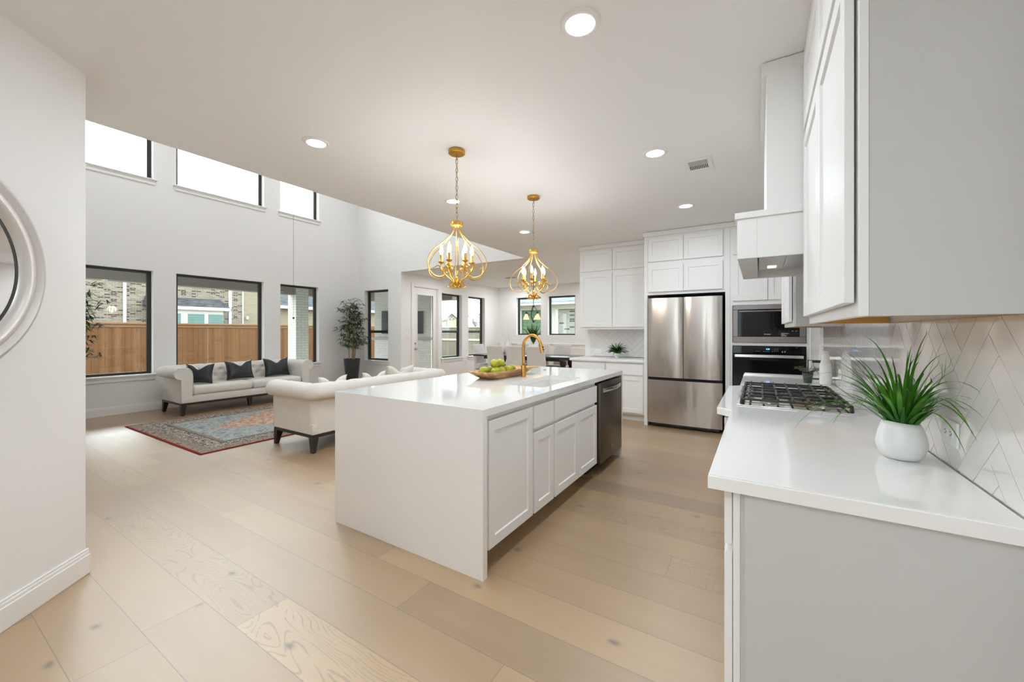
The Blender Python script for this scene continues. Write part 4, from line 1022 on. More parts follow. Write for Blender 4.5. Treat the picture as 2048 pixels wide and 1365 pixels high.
obj('bowl', bm, M['dough'], bw, smooth=True)
ap = thing('green_apple', 'x', 'apple', (0, 0, 0), group='green apples in the wooden bowl')
bm = B(); R_ = .0435; prof = []
for i in range(15):
    t = PI*i/14; rr_ = R_*math.sin(t)*(1+.08*math.cos(t)); z = -R_*.92*math.cos(t); 
    dip = .010*math.exp(-((math.sin(t))/.28)**2)
    z += dip if i < 7 else -dip*1.3
    prof.append((max(rr_, .0008), z+R_*.9))
lathe(bm, prof, n=24); fix(bm); obj('fruit', bm, M['apple'], ap, smooth=True)
bm = B(); tube(bm, [(0, 0, .058), (.002, 0, .070), (.005, .001, .078)], [.0012, .0014, .0018], 6); obj('stem', bm, M['bark'], ap, smooth=True)
zb0 = BZ+.018
spots = [(-2.085, 2.895, zb0+0.014, 'nearest green apple at the left end of the bowl'),
         (-2.000, 2.955, zb0+0.008, 'front green apple in the bottom layer, second from the left'),
         (-2.000, 3.045, zb0+0.008, 'front green apple in the middle of the bottom layer'),
         (-2.092, 2.985, zb0+0.008, 'green apple mostly hidden behind the left apples'),
         (-2.045, 2.990, zb0+0.076, 'big green apple topmost on the left of the pile'),
         (-2.052, 3.079, zb0+0.076, 'green apple on top of the pile touching the topmost one on its right'),
         (-2.000, 3.132, zb0+0.010, 'front green apple right of the middle of the bowl'),
         (-2.092, 3.075, zb0+0.008, 'green apple hidden under the top pair'),
         (-1.998, 3.228, zb0+0.014, 'rightmost green apple beside the faucet'),
         (-2.088, 3.168, zb0+0.030, 'green apple high at the right end of the pile, near the faucet')]
for i, (x, y, z, lab) in enumerate(spots):
    o = ap if i == 0 else dup(ap, (x, y, z))
    o.location = (x, y, z); o['label'] = lab; o.rotation_euler = (rnd.uniform(-.5, .5) if i not in (4,) else .25, rnd.uniform(-.4, .4), rnd.random()*6)
# ---- round mirror on the angled wall
mr = thing('round_mirror', 'large round mirror in a wide silvery white frame on the left angled wall', 'mirror', tuple(P0+Vector((DX, DY, 0))*.747+Vector((0, 0, 1.607))))
mr.rotation_euler = (0, 0, math.atan2(DY, DX))
M['silver'] = mat('silver_white_frame', (.60, .57, .54), .33, .35)
bm = B(); prof = [(.377, .012), (.381, .020), (.388, .028), (.402, .040), (.420, .044), (.434, .038), (.437, .032), (.445, .036), (.462, .046), (.476, .040), (.486, .026), (.488, .020), (.493, .018), (.495, .002)]
rings = []
N_ = 96
for rr_, y_ in prof: rings.append([bm.verts.new((rr_*math.cos(2*PI*i/N_), y_, rr_*math.sin(2*PI*i/N_))) for i in range(N_)])
for a, b in zip(rings, rings[1:]):
    for i in range(N_): bm.faces.new((a[i], a[(i+1) % N_], b[(i+1) % N_], b[i]))
fix(bm); obj('frame', bm, M['silver'], mr, angle=50)
bm = B(); a_ = [bm.verts.new((.366*math.cos(2*PI*i/N_), .013, .366*math.sin(2*PI*i/N_))) for i in range(N_)]; b_ = [bm.verts.new((.366*math.cos(2*PI*i/N_), .004, .366*math.sin(2*PI*i/N_))) for i in range(N_)]
bm.faces.new(a_); bm.faces.new(list(reversed(b_)))
for i in range(N_): bm.faces.new((a_[i], a_[(i+1) % N_], b_[(i+1) % N_], b_[i]))
fix(bm); obj('glass', bm, M['mirror'], mr)
bm = B(); prof = [(.364, .014), (.3775, .014), (.3775, .006), (.364, .006)]
rings = [[bm.verts.new((rr_*math.cos(2*PI*i/N_), y_, rr_*math.sin(2*PI*i/N_))) for i in range(N_)] for rr_, y_ in prof]
for a, b in zip(rings, rings[1:]):
    for i in range(N_): bm.faces.new((a[i], a[(i+1) % N_], b[(i+1) % N_], b[i]))
fix(bm); obj('inner_lip', bm, M['black'], mr)
# ================================================================== LIVING ROOM
HX, HY = (7.535-5.12)/2, 1.72
bm = B(); box(bm, -HX, HX, -HY, HY, 0, .010, .003)
r = obj('persian_rug', bm, rug_mat(HX, HY)); r.location = ((-7.535-5.12)/2, 1.87+HY, 0); props(r, 'persian style area rug with a dark red edge between the two sofas', 'rug')
def sofa(name, label, loc, rotz):
    """local: length along x (0..L), front toward -y (y from 0 front to D back)"""
    r = thing(name, label, 'sofa', loc, rotz)
    L, D = 2.09, .79
    # roll swept around three sides (outer wall line)
    bm = B()
    cr = .07
    path = [(0, 0)]; nseg = 10
    for i in range(1, nseg): path.append((0, (D-cr)*i/nseg))
    for i in range(0, 7): a = PI+(-PI/2)*i/6; path.append((cr+cr*math.cos(a), D-cr+cr*math.sin(a)))
    nb = 44
    for i in range(1, nb): path.append((cr+(L-2*cr)*i/nb, D))
    for i in range(0, 7): a = PI/2-(PI/2)*i/6; path.append((L-cr+cr*math.cos(a), D-cr+cr*math.sin(a)))
    for i in range(1, nseg+1): path.append((L, (D-cr)*(1-i/nseg)))
    # clean up order: arc direction
    sec = [(-.150, .30), (-.150, .56), (-.148, .64), (-.135, .700), (-.105, .742), (-.055, .762), (-.005, .764), (.045, .750), (.080, .715), (.092, .672), (.085, .628), (.060, .597), (.028, .585), (.004, .580), (0, .574), (0, .40), (0, .205)]
    rings = []; acc = 0
    for i, (x, y) in enumerate(path):
        a = Vector(path[max(i-1, 0)]); b = Vector(path[min(i+1, len(path)-1)]); t = (b-a).normalized(); nrm = Vector((-t.y, t.x))  # outward = left of travel
        if i: acc += (Vector(path[i])-Vector(path[i-1])).length
        pl = abs(math.sin(PI*acc/.17))**.5
        ring = []
        for o, z in sec:
            k = max(0, min(1, (z-.60)/.12)); o2 = o if o <= 0 else o
            ring.append(bm.verts.new((x+nrm.x*o2, y+nrm.y*o2, z-.010*k*(1-pl))))
        rings.append(ring)
    for a, b in zip(rings, rings[1:]):
        for i in range(len(sec)-1): bm.faces.new((a[i], a[i+1], b[i+1], b[i]))
    bm.faces.new(rings[0]); bm.faces.new(list(reversed(rings[-1]))); fix(bm)
    obj('back_and_arms', bm, M['linen'], r, angle=50)
    bm = B()
    for s, x0 in ((-1, 0), (1, L)):      # piped front discs of the rolled arms
        pts = []
        for o, z in sec: pts.append((x0+(o if s < 0 else -o)*(-1), -.004, z))
        tube(bm, [(p[0], -.002, p[2]) for p in pts], .005, 6)
    obj('piping', bm, M['linen'], r, smooth=True)
    bm = B(); box(bm, .002, L-.002, .004, D-.002, .20, .315, .006, 2); obj('base_rail', bm, M['linen'], r, angle=40)
    # tufted inner back and arms
    bm = B(); nx, nz = 150, 26; x0, x1, z0, z1 = .15, L-.15, .40, .735
    bt = []
    for row, zz in enumerate((.655, .555, .455)):
        n = 10 if row % 2 == 0 else 9
        for i in range(n): bt.append((x0+(x1-x0)*((i+.5)/10 if row % 2 == 0 else (i+1)/10), zz))
    G = []
    for i in range(nx+1):
        c_ = []
        for j in range(nz+1):
            x = x0+(x1-x0)*i/nx; z = z0+(z1-z0)*j/nz; dd = 0
            for (a, b) in bt: 
                q = ((x-a)**2+(z-b)**2)
                if q < .02: dd += math.exp(-q/.0013)
            c_.append(bm.verts.new((x, D-.235+(z-z0)*.10+.030*min(dd, 1)+(.03*max(0, (z-.68)/.055)**2), z)))
        G.append(c_)
    for i in range(nx):
        for j in range(nz): bm.faces.new((G[i][j], G[i+1][j], G[i+1][j+1], G[i][j+1]))
    for (a, b) in bt: ball(bm, (a, D-.208+(b-z0)*.10, b), .012, 8, 5, (1, .5, 1))
    obj('tufted_back', bm, M['linen'], r, smooth=True)
    for k in range(2):
        bm = B(); a0 = .155+k*(L-.31)/2; a1 = a0+(L-.31)/2-.004
        vs_ = box(bm, a0, a1, -.015, D-.20, .315, .455, .045, 4)
        for v in vs_:
            u_ = (v.co.x-a0)/(a1-a0); w_ = (v.co.y+.015)/(D-.185)
            if v.co.z > .39: v.co.z += .022*math.sin(PI*max(0, min(1, u_)))**.5*math.sin(PI*max(0, min(1, w_)))**.5
        obj('seat_cushion', bm, M['linen'], r, smooth=True)
    bm = B(); box(bm, .0, L, .0, D, .165, .199, .003); obj('plinth', bm, M['leg'], r)
    for lx, ly in ((0, 0), (L, 0), (0, D), (L, D), (L/2, .10)):
        bm = B(); sx = 1 if lx < L*.4 else (-1 if lx > L*.6 else 0); sy = 1 if ly < D*.5 else -1
        w0, w1 = .075, .042
        x0 = lx if sx > 0 else (lx-w0 if sx < 0 else lx-w0/2); y0_ = ly if sy > 0 else ly-w0
        vs_ = box(bm, x0, x0+w0, y0_, y0_+w0, 0, .165, .002)
        for v in vs_:
            if v.co.z < .08:
                cx_ = lx if sx else lx; v.co.x = cx_+(v.co.x-cx_)*(w1/w0); v.co.y = ly+(v.co.y-ly)*(w1/w0)
        obj('leg', bm, M['leg'], r)
    return r
# far sofa: back toward the window wall (front faces +x); local +x -> world -y? use rotation +90: local x->+y, local y->-x
sofa('chesterfield_sofa', 'beige tufted rolled-arm sofa against the window wall with three black pillows', (-7.70, 2.57, 0), PI/2)
# near sofa: faces -x, back toward the kitchen: rotation -90: local x->-y, local y->+x
sofa('chesterfield_sofa', 'beige rolled-arm sofa with its back to the kitchen island', (-4.925, 4.63, 0), -PI/2)
def pillow(name, label, loc, rot, w, h, t, mats, group):
    r = bm = B(); n = 18
    S = []
    for side in (1, -1):
        g_ = []
        for i in range(n+1):
            row = []
            for j in range(n+1):
                u, v = -1+2*i/n, -1+2*j/n
                x = u*w/2*(1-.10*(1-v*v)); z = v*h/2*(1-.10*(1-u*u)); th = t/2*((1-u**4)*(1-v**4))**.55
                chop = .24*h*math.exp(-(u/.38)**2)*max(0, (v+.2)/1.2)**1.5; z -= chop
                row.append(bm.verts.new((x, side*th, z+h/2)))
            g_.append(row)
        S.append(g_)
        for i in range(n):
            for j in range(n):
                f = (g_[i][j], g_[i+1][j], g_[i+1][j+1], g_[i][j+1]); f = f if side < 0 else tuple(reversed(f))
                bm.faces.new(f).material_index = 0 if side < 0 else 1
    bmesh.ops.remove_doubles(bm, verts=bm.verts, dist=1e-5)
    o = obj(name, bm, mats, None, smooth=True); o.location = loc; o.rotation_euler = rot
    props(o, label, 'pillow', group); return o
BL = [M['leather'], M['leather']]; BC = [M['leather'], M['cream']]
def pz(x): return x
# on the far sofa (facing +x: local -y face toward +x => rotz = +90deg)
pillow('throw_pillow', 'black throw pillow in the left corner of the far sofa', (-7.95, 2.88, .465), (math.radians(-14), 0, PI/2-.75), .42, .34, .15, BL, 'black pillows on the far sofa')
pillow('throw_pillow', 'black throw pillow in the middle of the far sofa', (-8.03, 3.56, .470), (math.radians(-14), 0, PI/2+.05), .47, .35, .15, BL, 'black pillows on the far sofa')
pillow('throw_pillow', 'black throw pillow at the right end of the far sofa', (-8.06, 4.23, .465), (math.radians(-12), 0, PI/2+.05), .50, .36, .15, BL, 'black pillows on the far sofa')
# on the near sofa (facing -x)
pillow('throw_pillow', 'cream-backed pillow peeking over the near sofa, closest to the viewer', (-4.57, 3.05, .472), (math.radians(-8), 0, -PI/2), .40, .315, .12, BC, 'cream and black pillows on the near sofa')
pillow('throw_pillow', 'cream-backed pillow peeking over the near sofa in front of the tall planter', (-4.57, 3.68, .472), (math.radians(-8), 0, -PI/2), .40, .315, .12, BC, 'cream and black pillows on the near sofa')
pillow('throw_pillow', 'cream and black pillow at the far end of the near sofa', (-4.64, 4.25, .472), (math.radians(-8), 0, -PI/2-.6), .40, .36, .12, BC, 'cream and black pillows on the near sofa')
def bamboo(label, loc, seed, group=None, rot=0, tall=1.0):
    r = thing('bamboo_plant', label, 'potted plant', loc, rot, group)
    bm = B(); lathe(bm, [(.118, 0), (.122, .004), (.184, .665), (.186, .69), (.174, .69), (.170, .64)], n=40, cap1=False); fix(bm); obj('planter', bm, M['charcoal'], r, angle=40)
    bm = B(); lathe(bm, [(.170, .642), (.001, .650)], n=30); fix(bm); obj('soil', bm, M['soil'], r)
    rnd = random.Random(seed); bm = B(); lf = B()
    for s in range(7):
        a = s*2.4; rr_ = .03+.05*rnd.random(); top = rnd.uniform(1.75, 2.14)*tall; p0 = Vector((rr_*math.cos(a), rr_*math.sin(a), .64))
        tip = Vector((p0.x*2.6+rnd.uniform(-.05, .05), p0.y*2.6+rnd.uniform(-.05, .05), top)); pts = []
        for k in range(13):
            t = k/12; pts.append(p0.lerp(tip, t)+Vector((math.sin(t*3+s)*.02, math.cos(t*2.5+s)*.02, 0)))
        tube(bm, pts, [.0115*(1-.6*k/12) for k in range(13)], 7)
        nb = 20
        for b_ in range(nb):
            t = .20+.80*(b_+rnd.random()*.8)/nb; 
            if t > 1: t = 1
            p = p0.lerp(tip, t); aa = rnd.random()*2*PI; bl = rnd.uniform(.12, .34)*(1.1-.35*t)
            dd = Vector((math.cos(aa), math.sin(aa), rnd.uniform(.2, .9))).normalized(); bp = [p]
            for k in range(4): bp.append(bp[-1]+dd*bl/4); dd = (dd+Vector((0, 0, -.12))).normalized()
            tube(bm, bp, .0022, 4)
            for k in (1, 2, 3, 4, 4):
                for q in range(4):
                    c_ = rnd.random()*2*PI; ld = (dd*.5+Vector((math.cos(c_), math.sin(c_), rnd.uniform(-.5, .55)))*.9).normalized()
                    leafblade(lf, bp[k], ld, rnd.uniform(.09, .155), rnd.uniform(.014, .020), rnd.uniform(.3, .9), 4)
    obj('canes', bm, M['bark'], r, smooth=True); obj('foliage', lf, M['bamboo_leaf'], r, smooth=True)
    return r
bamboo('tall bamboo plant in a charcoal planter in the far living room corner', (-8.27, 6.07, 0), 21)
bamboo('bamboo plant mostly hidden behind the left wall edge, its leaves against the left window', (-8.20, 1.44, 0), 5)
bm = B(); cyl(bm, (-6.3, 3.551, 1.565), (-6.3, 3.551, GZ), .0022, n=6); ball(bm, (-6.3, 3.551, 1.552), .016, 14, 10)
single('hanging_pull_cord', bm, M['oilbronze'], 'thin cord with a dark ball end hanging before the right living room window', 'pull cord', (-6.3, 3.551, 1.536), smooth=True)
# ================================================================== DINING
TX0_, TX1_, TY0, TY1, TZ = -6.22, -3.60, 8.13, 9.15, .76
t_ = thing('dining_table', 'long dark wood dining table behind the island set with white vases', 'dining table', ((TX0_+TX1_)/2, (TY0+TY1)/2, 0))
bm = B(); box(bm, TX0_, TX1_, TY0, TY1, TZ-.045, TZ, .006, 2); obj('tabletop', bm, M['table'], t_, world=True, angle=35)
bm = B(); box(bm, TX0_+.25, TX1_-.25, TY0+.12, TY1-.12, TZ-.11, TZ-.0455, .003); obj('apron', bm, M['leg'], t_, world=True)
for px in (TX0_+.45, TX1_-.24):
    bm = B(); box(bm, px-.09, px+.09, 8.28, 9.00, 0, .07, .015, 2)
    for cy_ in (8.42, 8.86): lathe(bm, [(.05, .07), (.075, .10), (.055, .16), (.085, .26), (.095, .36), (.06, .46), (.045, .50), (.07, .56), (.08, .649)], (px, cy_, 0), 20)
    obj('pedestal', bm, M['leg'], t_, world=True, angle=40)
bm = B(); box(bm, TX0_+.5, TX1_-.5, 8.60, 8.68, .18, .26, .006); obj('stretcher', bm, M['leg'], t_, world=True)
def dining_chair():
    r = thing('dining_chair', 'x', 'chair', (0, 0, 0), 0, 'upholstered dining chairs')
    w2 = .235
    bm = B(); vs_ = box(bm, -w2, w2, -.40, .04, .36, .49, .02, 3); obj('seat', bm, M['chair_fab'], r, angle=50)
    bm = B(); n = 12; sec = []
    for i in range(n+1):
        t = i/n; z = .30+t*.70; y = .04+.0*t+.085*t*t; th = .075-.02*t
        sec.append((y, z, th))
    rings = []
    for (y, z, th) in sec:
        hw = w2-.012*(z-.3); c_ = .018
        rings.append([bm.verts.new(p) for p in ((-hw+c_, y-th/2, z), (hw-c_, y-th/2, z), (hw, y-th/2+c_, z), (hw, y+th/2-c_, z), (hw-c_, y+th/2, z), (-hw+c_, y+th/2, z), (-hw, y+th/2-c_, z), (-hw, y-th/2+c_, z))])
    for a, b in zip(rings, rings[1:]):
        for i in range(8): bm.faces.new((a[i], a[(i+1) % 8], b[(i+1) % 8], b[i]))
    bm.faces.new(rings[0]); top = bm.faces.new(rings[-1]); fix(bm)
    bmesh.ops.bevel(bm, geom=[e for e in top.edges], offset=.012, segments=3, affect='EDGES')
    obj('backrest', bm, M['chair_fab'], r, angle=50)
    for sx in (-1, 1):
        for yy, k in ((-.36, 0), (.05, .05)):
            bm = B(); vs_ = box(bm, sx*(w2-.025)-.021, sx*(w2-.025)+.021, yy-.021, yy+.021, 0, .362, .002)
            for v in vs_:
                if v.co.z < .1: v.co.y += k; v.co.x = sx*(w2-.025)+(v.co.x-sx*(w2-.025))*.7
            obj('leg', bm, M['leg'], r)
    return r
c0 = dining_chair()
CH = [(-5.34, 7.93, PI, 'pale dining chair seen from behind, leftmost of the three on the near side'),
      (-4.79, 7.93, PI, 'pale dining chair seen from behind, middle of the near side, left of the faucet arch'),
      (-4.24, 7.93, PI, 'pale dining chair seen from behind, rightmost of the near side, under the faucet head'),
      (-6.30, 8.62, PI/2, 'pale dining chair at the left end of the table by the tall window'),
      (-5.46, 9.30, 0, 'pale dining chair on the far side of the table, mostly hidden behind the faucet'),
      (-4.90, 9.30, 0, 'pale dining chair on the far side of the table, behind the leafy centrepiece'),
      (-4.30, 9.30, 0, 'pale dining chair on the far side, rightmost and facing the viewer')]
for i, (x, y, a, lab) in enumerate(CH):
    # local +y is the chair's back
    o = c0 if i == 0 else dup(c0, (x, y, 0)); o.location = (x, y, 0); o.rotation_euler = (0, 0, a); o['label'] = lab
va = thing('bottle_vase', 'taller slim white bottle vase at the left on the dining table', 'vase', (-5.77, 8.82, TZ))
bm = B(); lathe(bm, [(.045, 0), (.075, .02), (.085, .10), (.075, .19), (.045, .30), (.020, .38), (.010, .46), (.009, .555), (.011, .57)], n=32); fix(bm); obj('body', bm, M['white_ceramic'], va, smooth=True)
va = thing('bottle_vase', 'shorter round white bottle vase right of the taller one on the dining table', 'vase', (-5.52, 8.72, TZ))
bm = B(); lathe(bm, [(.055, 0), (.075, .02), (.082, .12), (.080, .22), (.055, .27), (.022, .31), (.012, .37), (.009, .46), (.011, .475)], n=32); fix(bm); obj('body', bm, M['white_ceramic'], va, smooth=True)
cp = thing('potted_fern', 'leafy green plant in a white pot in the center of the dining table', 'potted plant', (-4.80, 8.75, TZ))
bm = B(); lathe(bm, [(.06, 0), (.085, .05), (.115, .18), (.120, .26), (.112, .26), (.10, .20)], n=32, cap1=False); fix(bm); obj('pot', bm, M['white_ceramic'], cp, smooth=True)
bm = B(); lathe(bm, [(.10, .21), (.001, .22)], n=24); fix(bm); obj('soil', bm, M['soil'], cp)
fern(cp, 12, 34, .48, M['pale_leaf'], z=.22, leaf=.075, rise=2.2, spread=.55)
# chandelier
ch = thing('chandelier', 'dark bronze chandelier with amber bell shades over the dining table', 'chandelier', (-4.892, 8.923, CZ))
bm = B(); lathe(bm, [(.065, 0), (.062, -.012), (.02, -.022), (.007, -.026)], n=28); fix(bm); obj('canopy', bm, M['oilbronze'], ch, angle=40)
bm = B(); cyl(bm, (0, 0, -.02), (0, 0, -.77), .0085, n=10); obj('rod', bm, M['oilbronze'], ch, smooth=True)
bm = B(); lathe(bm, [(.01, -.745), (.035, -.765), (.040, -.780), (.012, -.79)], n=20); lathe(bm, [(.012, -1.135), (.034, -1.145), (.036, -1.160), (.010, -1.175), (.004, -1.19)], n=20)
for k in range(3):
    a = k*2*PI/3+.4; tube(bm, catmull([(x*math.cos(a), x*math.sin(a), z) for x, z in ((.02, -.775), (.075, -.86), (.105, -.97), (.080, -1.08), (.02, -1.15))], 6), .007, 7)
cyl(bm, (0, 0, -.78), (0, 0, -1.15), .004, n=8)
fix(bm); obj('cage', bm, M['oilbronze'], ch, smooth=True)
for k in range(3):
    a = math.radians(212)+k*2*PI/3; ca, sa = math.cos(a), math.sin(a)
    bm = B(); tube(bm, catmull([(x*ca, x*sa, z) for x, z in ((.095, -1.00), (.13, -.965), (.165, -.935), (.185, -.925))], 6), .006, 7); lathe(bm, [(.022, -.915), (.026, -.925), (.020, -.955), (.028, -.965)], (.185*ca, .185*sa, 0), 16); fix(bm); am = obj('lamp_arm', bm, M['oilbronze'], ch, smooth=True)
    bm = B(); lathe(bm, [(.026, -.962), (.036, -.985), (.052, -1.030), (.072, -1.075), (.086, -1.105), (.083, -1.106), (.068, -1.073), (.047, -1.028), (.030, -.985)], (.185*ca, .185*sa, 0), 28, cap0=False, cap1=False); fix(bm); obj('lamp_shade', bm, M['shade'], am, smooth=True)
# ================================================================== OUTSIDE
bm = B(); box(bm, -90, 14, -20, 90, -.32, -.20); struct('ground', bm, M['lawn'])
bm = B(); box(bm, -12.0, XL-.21, .1, 10.6, -.195, -.03); box(bm, XL-.21, XN-.18, YF+.21, 10.6, -.195, -.03); struct('patio_floor', bm, M['concrete'])
bm = B(); box(bm, -11.65, XL-.21, .1, 10.5, 2.83, 2.95); box(bm, XL-.21, XN-.18, YF+.21, 10.5, 2.83, 2.95); struct('ceiling_patio', bm, M['soffit'])
def outdoor(name, bm, m, label, cat, base, group=None): return single(name, bm, m, label, cat, base, group)
bm = B(); box(bm, -11.65, -11.36, .1, 6.465, 2.40, 2.828, .004); box(bm, -11.65, -11.36, 6.855, 10.13, 2.40, 2.828, .004); outdoor('patio_beam', bm, M['beam'], 'long dark patio roof beam seen across the tops of the living room windows', 'beam', (-11.5, 5, 2.40))
bm = B(); box(bm, -11.29, -8.62, 10.14, 10.49, 2.40, 2.828, .004); outdoor('patio_beam', bm, M['beam'], 'dark patio end beam seen at the top of the tall dining window nearest the door', 'beam', (-10, 10.3, 2.40))
bm = B()
box(bm, -11.77, -11.35, 6.47, 6.85, -.03, 2.829, .004)
pc = outdoor('patio_column', bm, M['brick_white_y'], 'square white painted brick patio column seen through the right living room window', 'column', (-11.5, 6.3, -.2))
# outdoor fireplace with a television
fc = Vector((-9.62, 8.92, -.03)); fa = math.radians(31.8)
fp = thing('outdoor_fireplace', 'white brick outdoor fireplace on the patio seen through the door glass', 'fireplace', fc, fa)
bm = B(); box(bm, -.90, .90, 0, .75, 0, 2.855, .004); obj('chimney_breast', bm, M['brick_white_d'], fp)
bm = B(); box(bm, -.42, .42, -.012, 0, .10, .62, .002); obj('firebox', bm, M['dark'], fp)
bm = B(); box(bm, -.95, .95, -.12, 0, 1.10, 1.18, .006); obj('mantel', bm, M['fascia'], fp)
tvm = mat('outdoor_screen', (.06, .065, .07), .12)
tv = thing('outdoor_television', 'dark television mounted on the white outdoor fireplace', 'television', fc+Vector((0, 0, 1.25)), fa)
bm = B(); box(bm, -.66, .66, -.055, -.012, .05, .76, .004); obj('screen', bm, tvm, tv)
bm = B(); box(bm, -.2, .2, -.0125, -.001, .25, .55); obj('wall_mount', bm, M['black'], tv)
# fences
bm = B()
y = -4.0; rnd = random.Random(7)
while y < 16.2:
    g_ = .004 if rnd.random() < .8 else .012
    box(bm, -16.02, -16.0, y, y+.14-g_, -.25, 1.555+rnd.uniform(-.004, .004)); y += .14
fn = thing('wooden_fence', 'warm cedar privacy fence seen through the living room windows', 'fence', (-16, 6, -.25))
obj('boards', bm, M['cedar'], fn, world=True)
bm = B(); box(bm, -16.06, -15.93, -4, 16.5, 1.56, 1.61, .003); box(bm, -16.0, -15.975, -4, 16.5, 1.47, 1.56); obj('top_cap', bm, M['cap'], fn, world=True)
bm = B(); x = -34.0
x = -21.6
while x < -9.0: box(bm, x, x+.134, 17.0, 17.02, -.25, 1.56); x += .14
fn = thing('wooden_fence', 'weathered grey board fence seen through the tall dining windows', 'fence', (-20, 17, -.25))
obj('boards', bm, M['greywood'], fn, world=True)
bm = B(); box(bm, -21.6, -9, 16.95, 17.06, 1.56, 1.61, .003); box(bm, -21.6, -9, 16.96, 17.0, .85, .95); obj('top_cap', bm, M['cap_grey'], fn, world=True)
# brick house with a bay window
hs = thing('brick_house', 'two-storey tumbled brick house with a bay window beyond the cedar fence', 'house', (-23, 6, -.25))
bm = B(); box(bm, -25, -22, -6, 9.83, -.2, 5.9); obj('wall', bm, M['brick_house'], hs, world=True)
for y0_, y1_ in ((5.41, 5.51), (9.20, 9.33), (9.80, 9.86)):
    bm = B(); box(bm, -21.999, -21.95, y0_, y1_, -.2, 5.9); obj('downspout', bm, M['fascia'], hs, world=True)
bay = B(); box(bay, -21.99, -21.35, 6.2, 8.72, -.2, 2.42); by = obj('bay', bay, M['fascia'], hs, world=True)
for (y0_, y1_) in ((6.48, 7.10), (7.36, 7.97), (8.13, 8.70)):
    bm = B(); box(bm, -21.349, -21.33, y0_, y1_-(.0 if y1_ < 8.5 else 0), 1.3, 2.13); obj('window', bm, M['blind'], by, world=True)
bm = B()
v = [(-21.25, 6.0, 2.44), (-21.25, 8.98, 2.44), (-21.99, 8.85, 2.86), (-21.99, 6.1, 2.86), (-21.99, 6.0, 2.44), (-21.99, 8.98, 2.44)]
V_ = [bm.verts.new(p) for p in v]; bm.faces.new((V_[0], V_[1], V_[2], V_[3])); bm.faces.new((V_[1], V_[5], V_[2])); bm.faces.new((V_[0], V_[3], V_[4])); bm.faces.new((V_[0], V_[4], V_[5], V_[1])); bm.faces.new((V_[4], V_[3], V_[2], V_[5]))
fix(bm); obj('bay_roof', bm, M['shingle'], by, world=True)
bm = B(); box(bm, -21.22, -21.20, 5.98, 9.0, 2.30, 2.44); box(bm, -21.20, -21.99, 8.98, 9.0, 2.30, 2.44); obj('fascia', bm, M['fascia'], by, world=True)
bm = B(); box(bm, -21.95, -21.85, 9.95, 10.05, 1.95, 2.10, .01); box(bm, -21.99, -21.93, 9.98, 10.02, 2.0, 2.05); 
tn = thing('tan_brick_house', 'plain tan brick house with a dark roof and gutter, right of the brick house', 'house', (-24, 12, -.25))
obj('wall_lamp', bm, M['fascia'], tn, world=True)
bm = B(); box(bm, -26, -22.0, 9.87, 11.0, -.2, 5.9); box(bm, -26, -22.4, 11.001, 20, -.2, 2.62); obj('wall', bm, M['brick_tan'], tn, world=True)
bm = B(); pts = [(-22.05, 2.74), (-26, 5.0), (-26, 2.70), (-22.05, 2.68)]
a = [bm.verts.new((p[0], 11.01, p[1])) for p in pts]; b = [bm.verts.new((p[0], 20, p[1])) for p in pts]
bm.faces.new(a); bm.faces.new(b[::-1])
for i in range(4): bm.faces.new((a[i], a[(i+1) % 4], b[(i+1) % 4], b[i]))
fix(bm); obj('roof', bm, M['shingle'], tn, world=True)
bm = B(); box(bm, -22.15, -22.0, 11.02, 20, 2.60, 2.76, .01); obj('gutter', bm, M['fascia'], tn, world=True)
# neighbouring house behind the dining room
gh = thing('green_sided_house', 'house with green lap siding and grey roof close behind the dining windows', 'house', (-7, 14.5, -.25))
bm = B(); box(bm, -8.23, -6.7, 14.05, 14.5, -.2, 2.20); obj('green_siding', bm, M['siding'], gh, world=True)
bm = B(); box(bm, -8.40, -8.232, 13.98, 14.5, -.2, 2.28); box(bm, -6.95, -6.72, 13.98, 14.05, -.2, 2.28); box(bm, -8.40, -4.0, 13.97, 14.5, 2.201, 2.36); obj('trim_board', bm, M['fascia'], gh, world=True)
bm = B(); box(bm, -6.6, -3.5, 14.051, 14.5, -.2, 2.18); obj('brick_wall', bm, M['brick_wash'], gh, world=True)
bm = B(); box(bm, -6.95, -6.60, 14.0, 14.5, -.2, 2.20); obj('white_brick_pier', bm, M['brick_white_x'], gh, world=True)
bm = B(); box(bm, -8.55, -3.4, 13.55, 14.0, 2.362, 2.45, .004); obj('eave', bm, M['fascia'], gh, world=True)
bm = B(); pts = [(13.55, 2.452), (13.55, 2.47), (17.5, 4.3), (17.5, 2.452)]
a = [bm.verts.new((-8.6, p[0], p[1])) for p in pts]; b = [bm.verts.new((-3.3, p[0], p[1])) for p in pts]
bm.faces.new(a); bm.faces.new(b[::-1])
for i in range(4): bm.faces.new((a[i], a[(i+1) % 4], b[(i+1) % 4], b[i]))
fix(bm); obj('roof', bm, M['shingle_x'], gh, world=True)
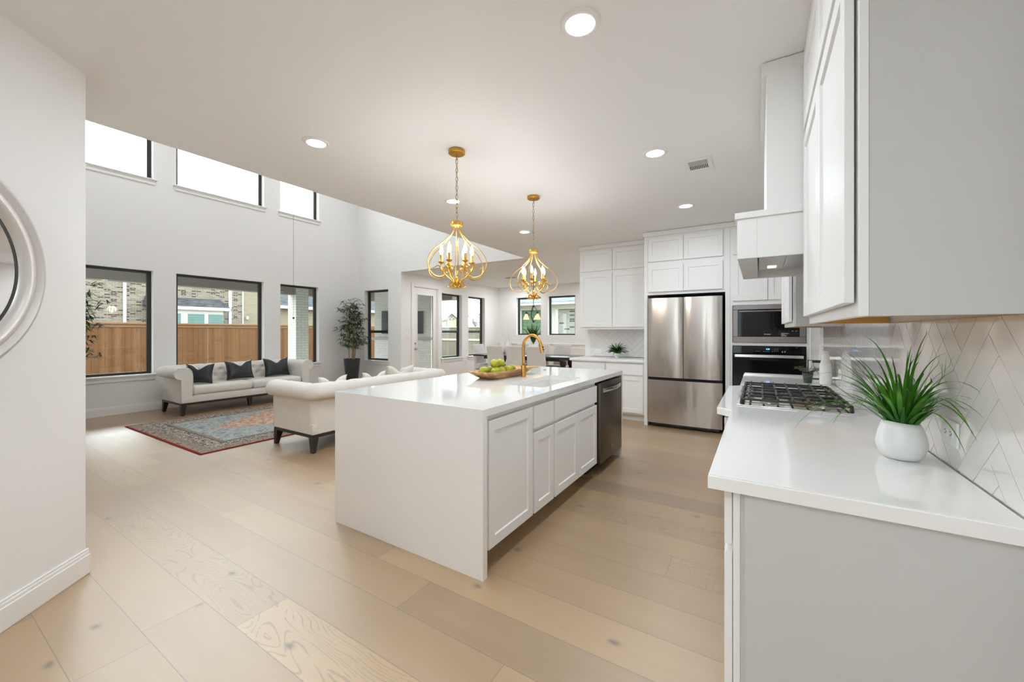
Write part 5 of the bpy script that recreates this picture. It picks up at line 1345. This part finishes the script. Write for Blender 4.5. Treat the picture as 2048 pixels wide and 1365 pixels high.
# small gabled house far away
sg = thing('gabled_house', 'small distant cream house with a dark gabled roof seen through a tall dining window', 'house', (-46, 53.8, -.25))
M['cream_wall'] = mat('cream_stucco', (.34, .31, .24), .8)
Ms = Matrix.Translation((-46.1, 53.8, -1.5)) @ Matrix.Rotation(math.radians(52), 4, 'Z') @ Matrix.Diagonal((1.5, 1.5, 2.1, 1))
bm = B(); box(bm, -.62, .62, -.6, 3, -.2, 2.35, M=Ms); 
vv = [bm.verts.new(Ms @ Vector(p)) for p in ((-.80, -.6, 2.3), (.80, -.6, 2.3), (0, -.6, 2.77))]; bm.faces.new(vv); fix(bm); obj('wall', bm, M['cream_wall'], sg, world=True)
bm = B()
for s in (-1, 1):
    q = [(s*.92, -.8, 2.26), (0, -.8, 2.80), (0, 3.2, 2.80), (s*.92, 3.2, 2.26)]; q2 = [(a, b, c+.07) for a, b, c in q]
    A = [bm.verts.new(Ms @ Vector(p)) for p in q]; C = [bm.verts.new(Ms @ Vector(p)) for p in q2]
    bm.faces.new(A); bm.faces.new(C[::-1])
    for i in range(4): bm.faces.new((A[i], A[(i+1) % 4], C[(i+1) % 4], C[i]))
fix(bm); obj('roof', bm, M['shingle_x'], sg, world=True)
bm = B()
for dx in (-.22, 0, .22): box(bm, dx-.05, dx+.05, -.62, -.601, 2.38 if dx else 2.52, 2.46 if dx else 2.62, M=Ms)
for dx in (-.62, .56): box(bm, dx, dx+.06, -.65, -.61, -.2, 2.28, M=Ms)
obj('gable_trim', bm, M['bronze'], sg, world=True)
# bare tree
tr = thing('bare_tree', 'leafless young tree standing behind the weathered fence', 'tree', (-18.5, 25.0, -.25))
bm = B(); rnd = random.Random(31)
def branch(p, d, L, r, depth):
    pts = [p]; dd = d.copy()
    for k in range(4): pts.append(pts[-1]+dd*L/4); dd = (dd+Vector((rnd.uniform(-.12, .12), rnd.uniform(-.12, .12), .05))).normalized()
    tube(bm, pts, [r*(1-.1*k) for k in range(5)], 5)
    if depth == 0: return
    for k in range(3 if depth > 1 else 4):
        i = rnd.choice((2, 3, 4)); n = (dd+Vector((rnd.uniform(-.8, .8), rnd.uniform(-.8, .8), rnd.uniform(-.1, .5)))).normalized(); branch(pts[i], n, L*rnd.uniform(.6, .85), r*.6, depth-1)
branch(Vector((-18.5, 25.0, -.25)), Vector((0, 0, 1)), 1.7, .13, 4)
obj('branches', bm, M['twig'], tr, world=True, smooth=True)
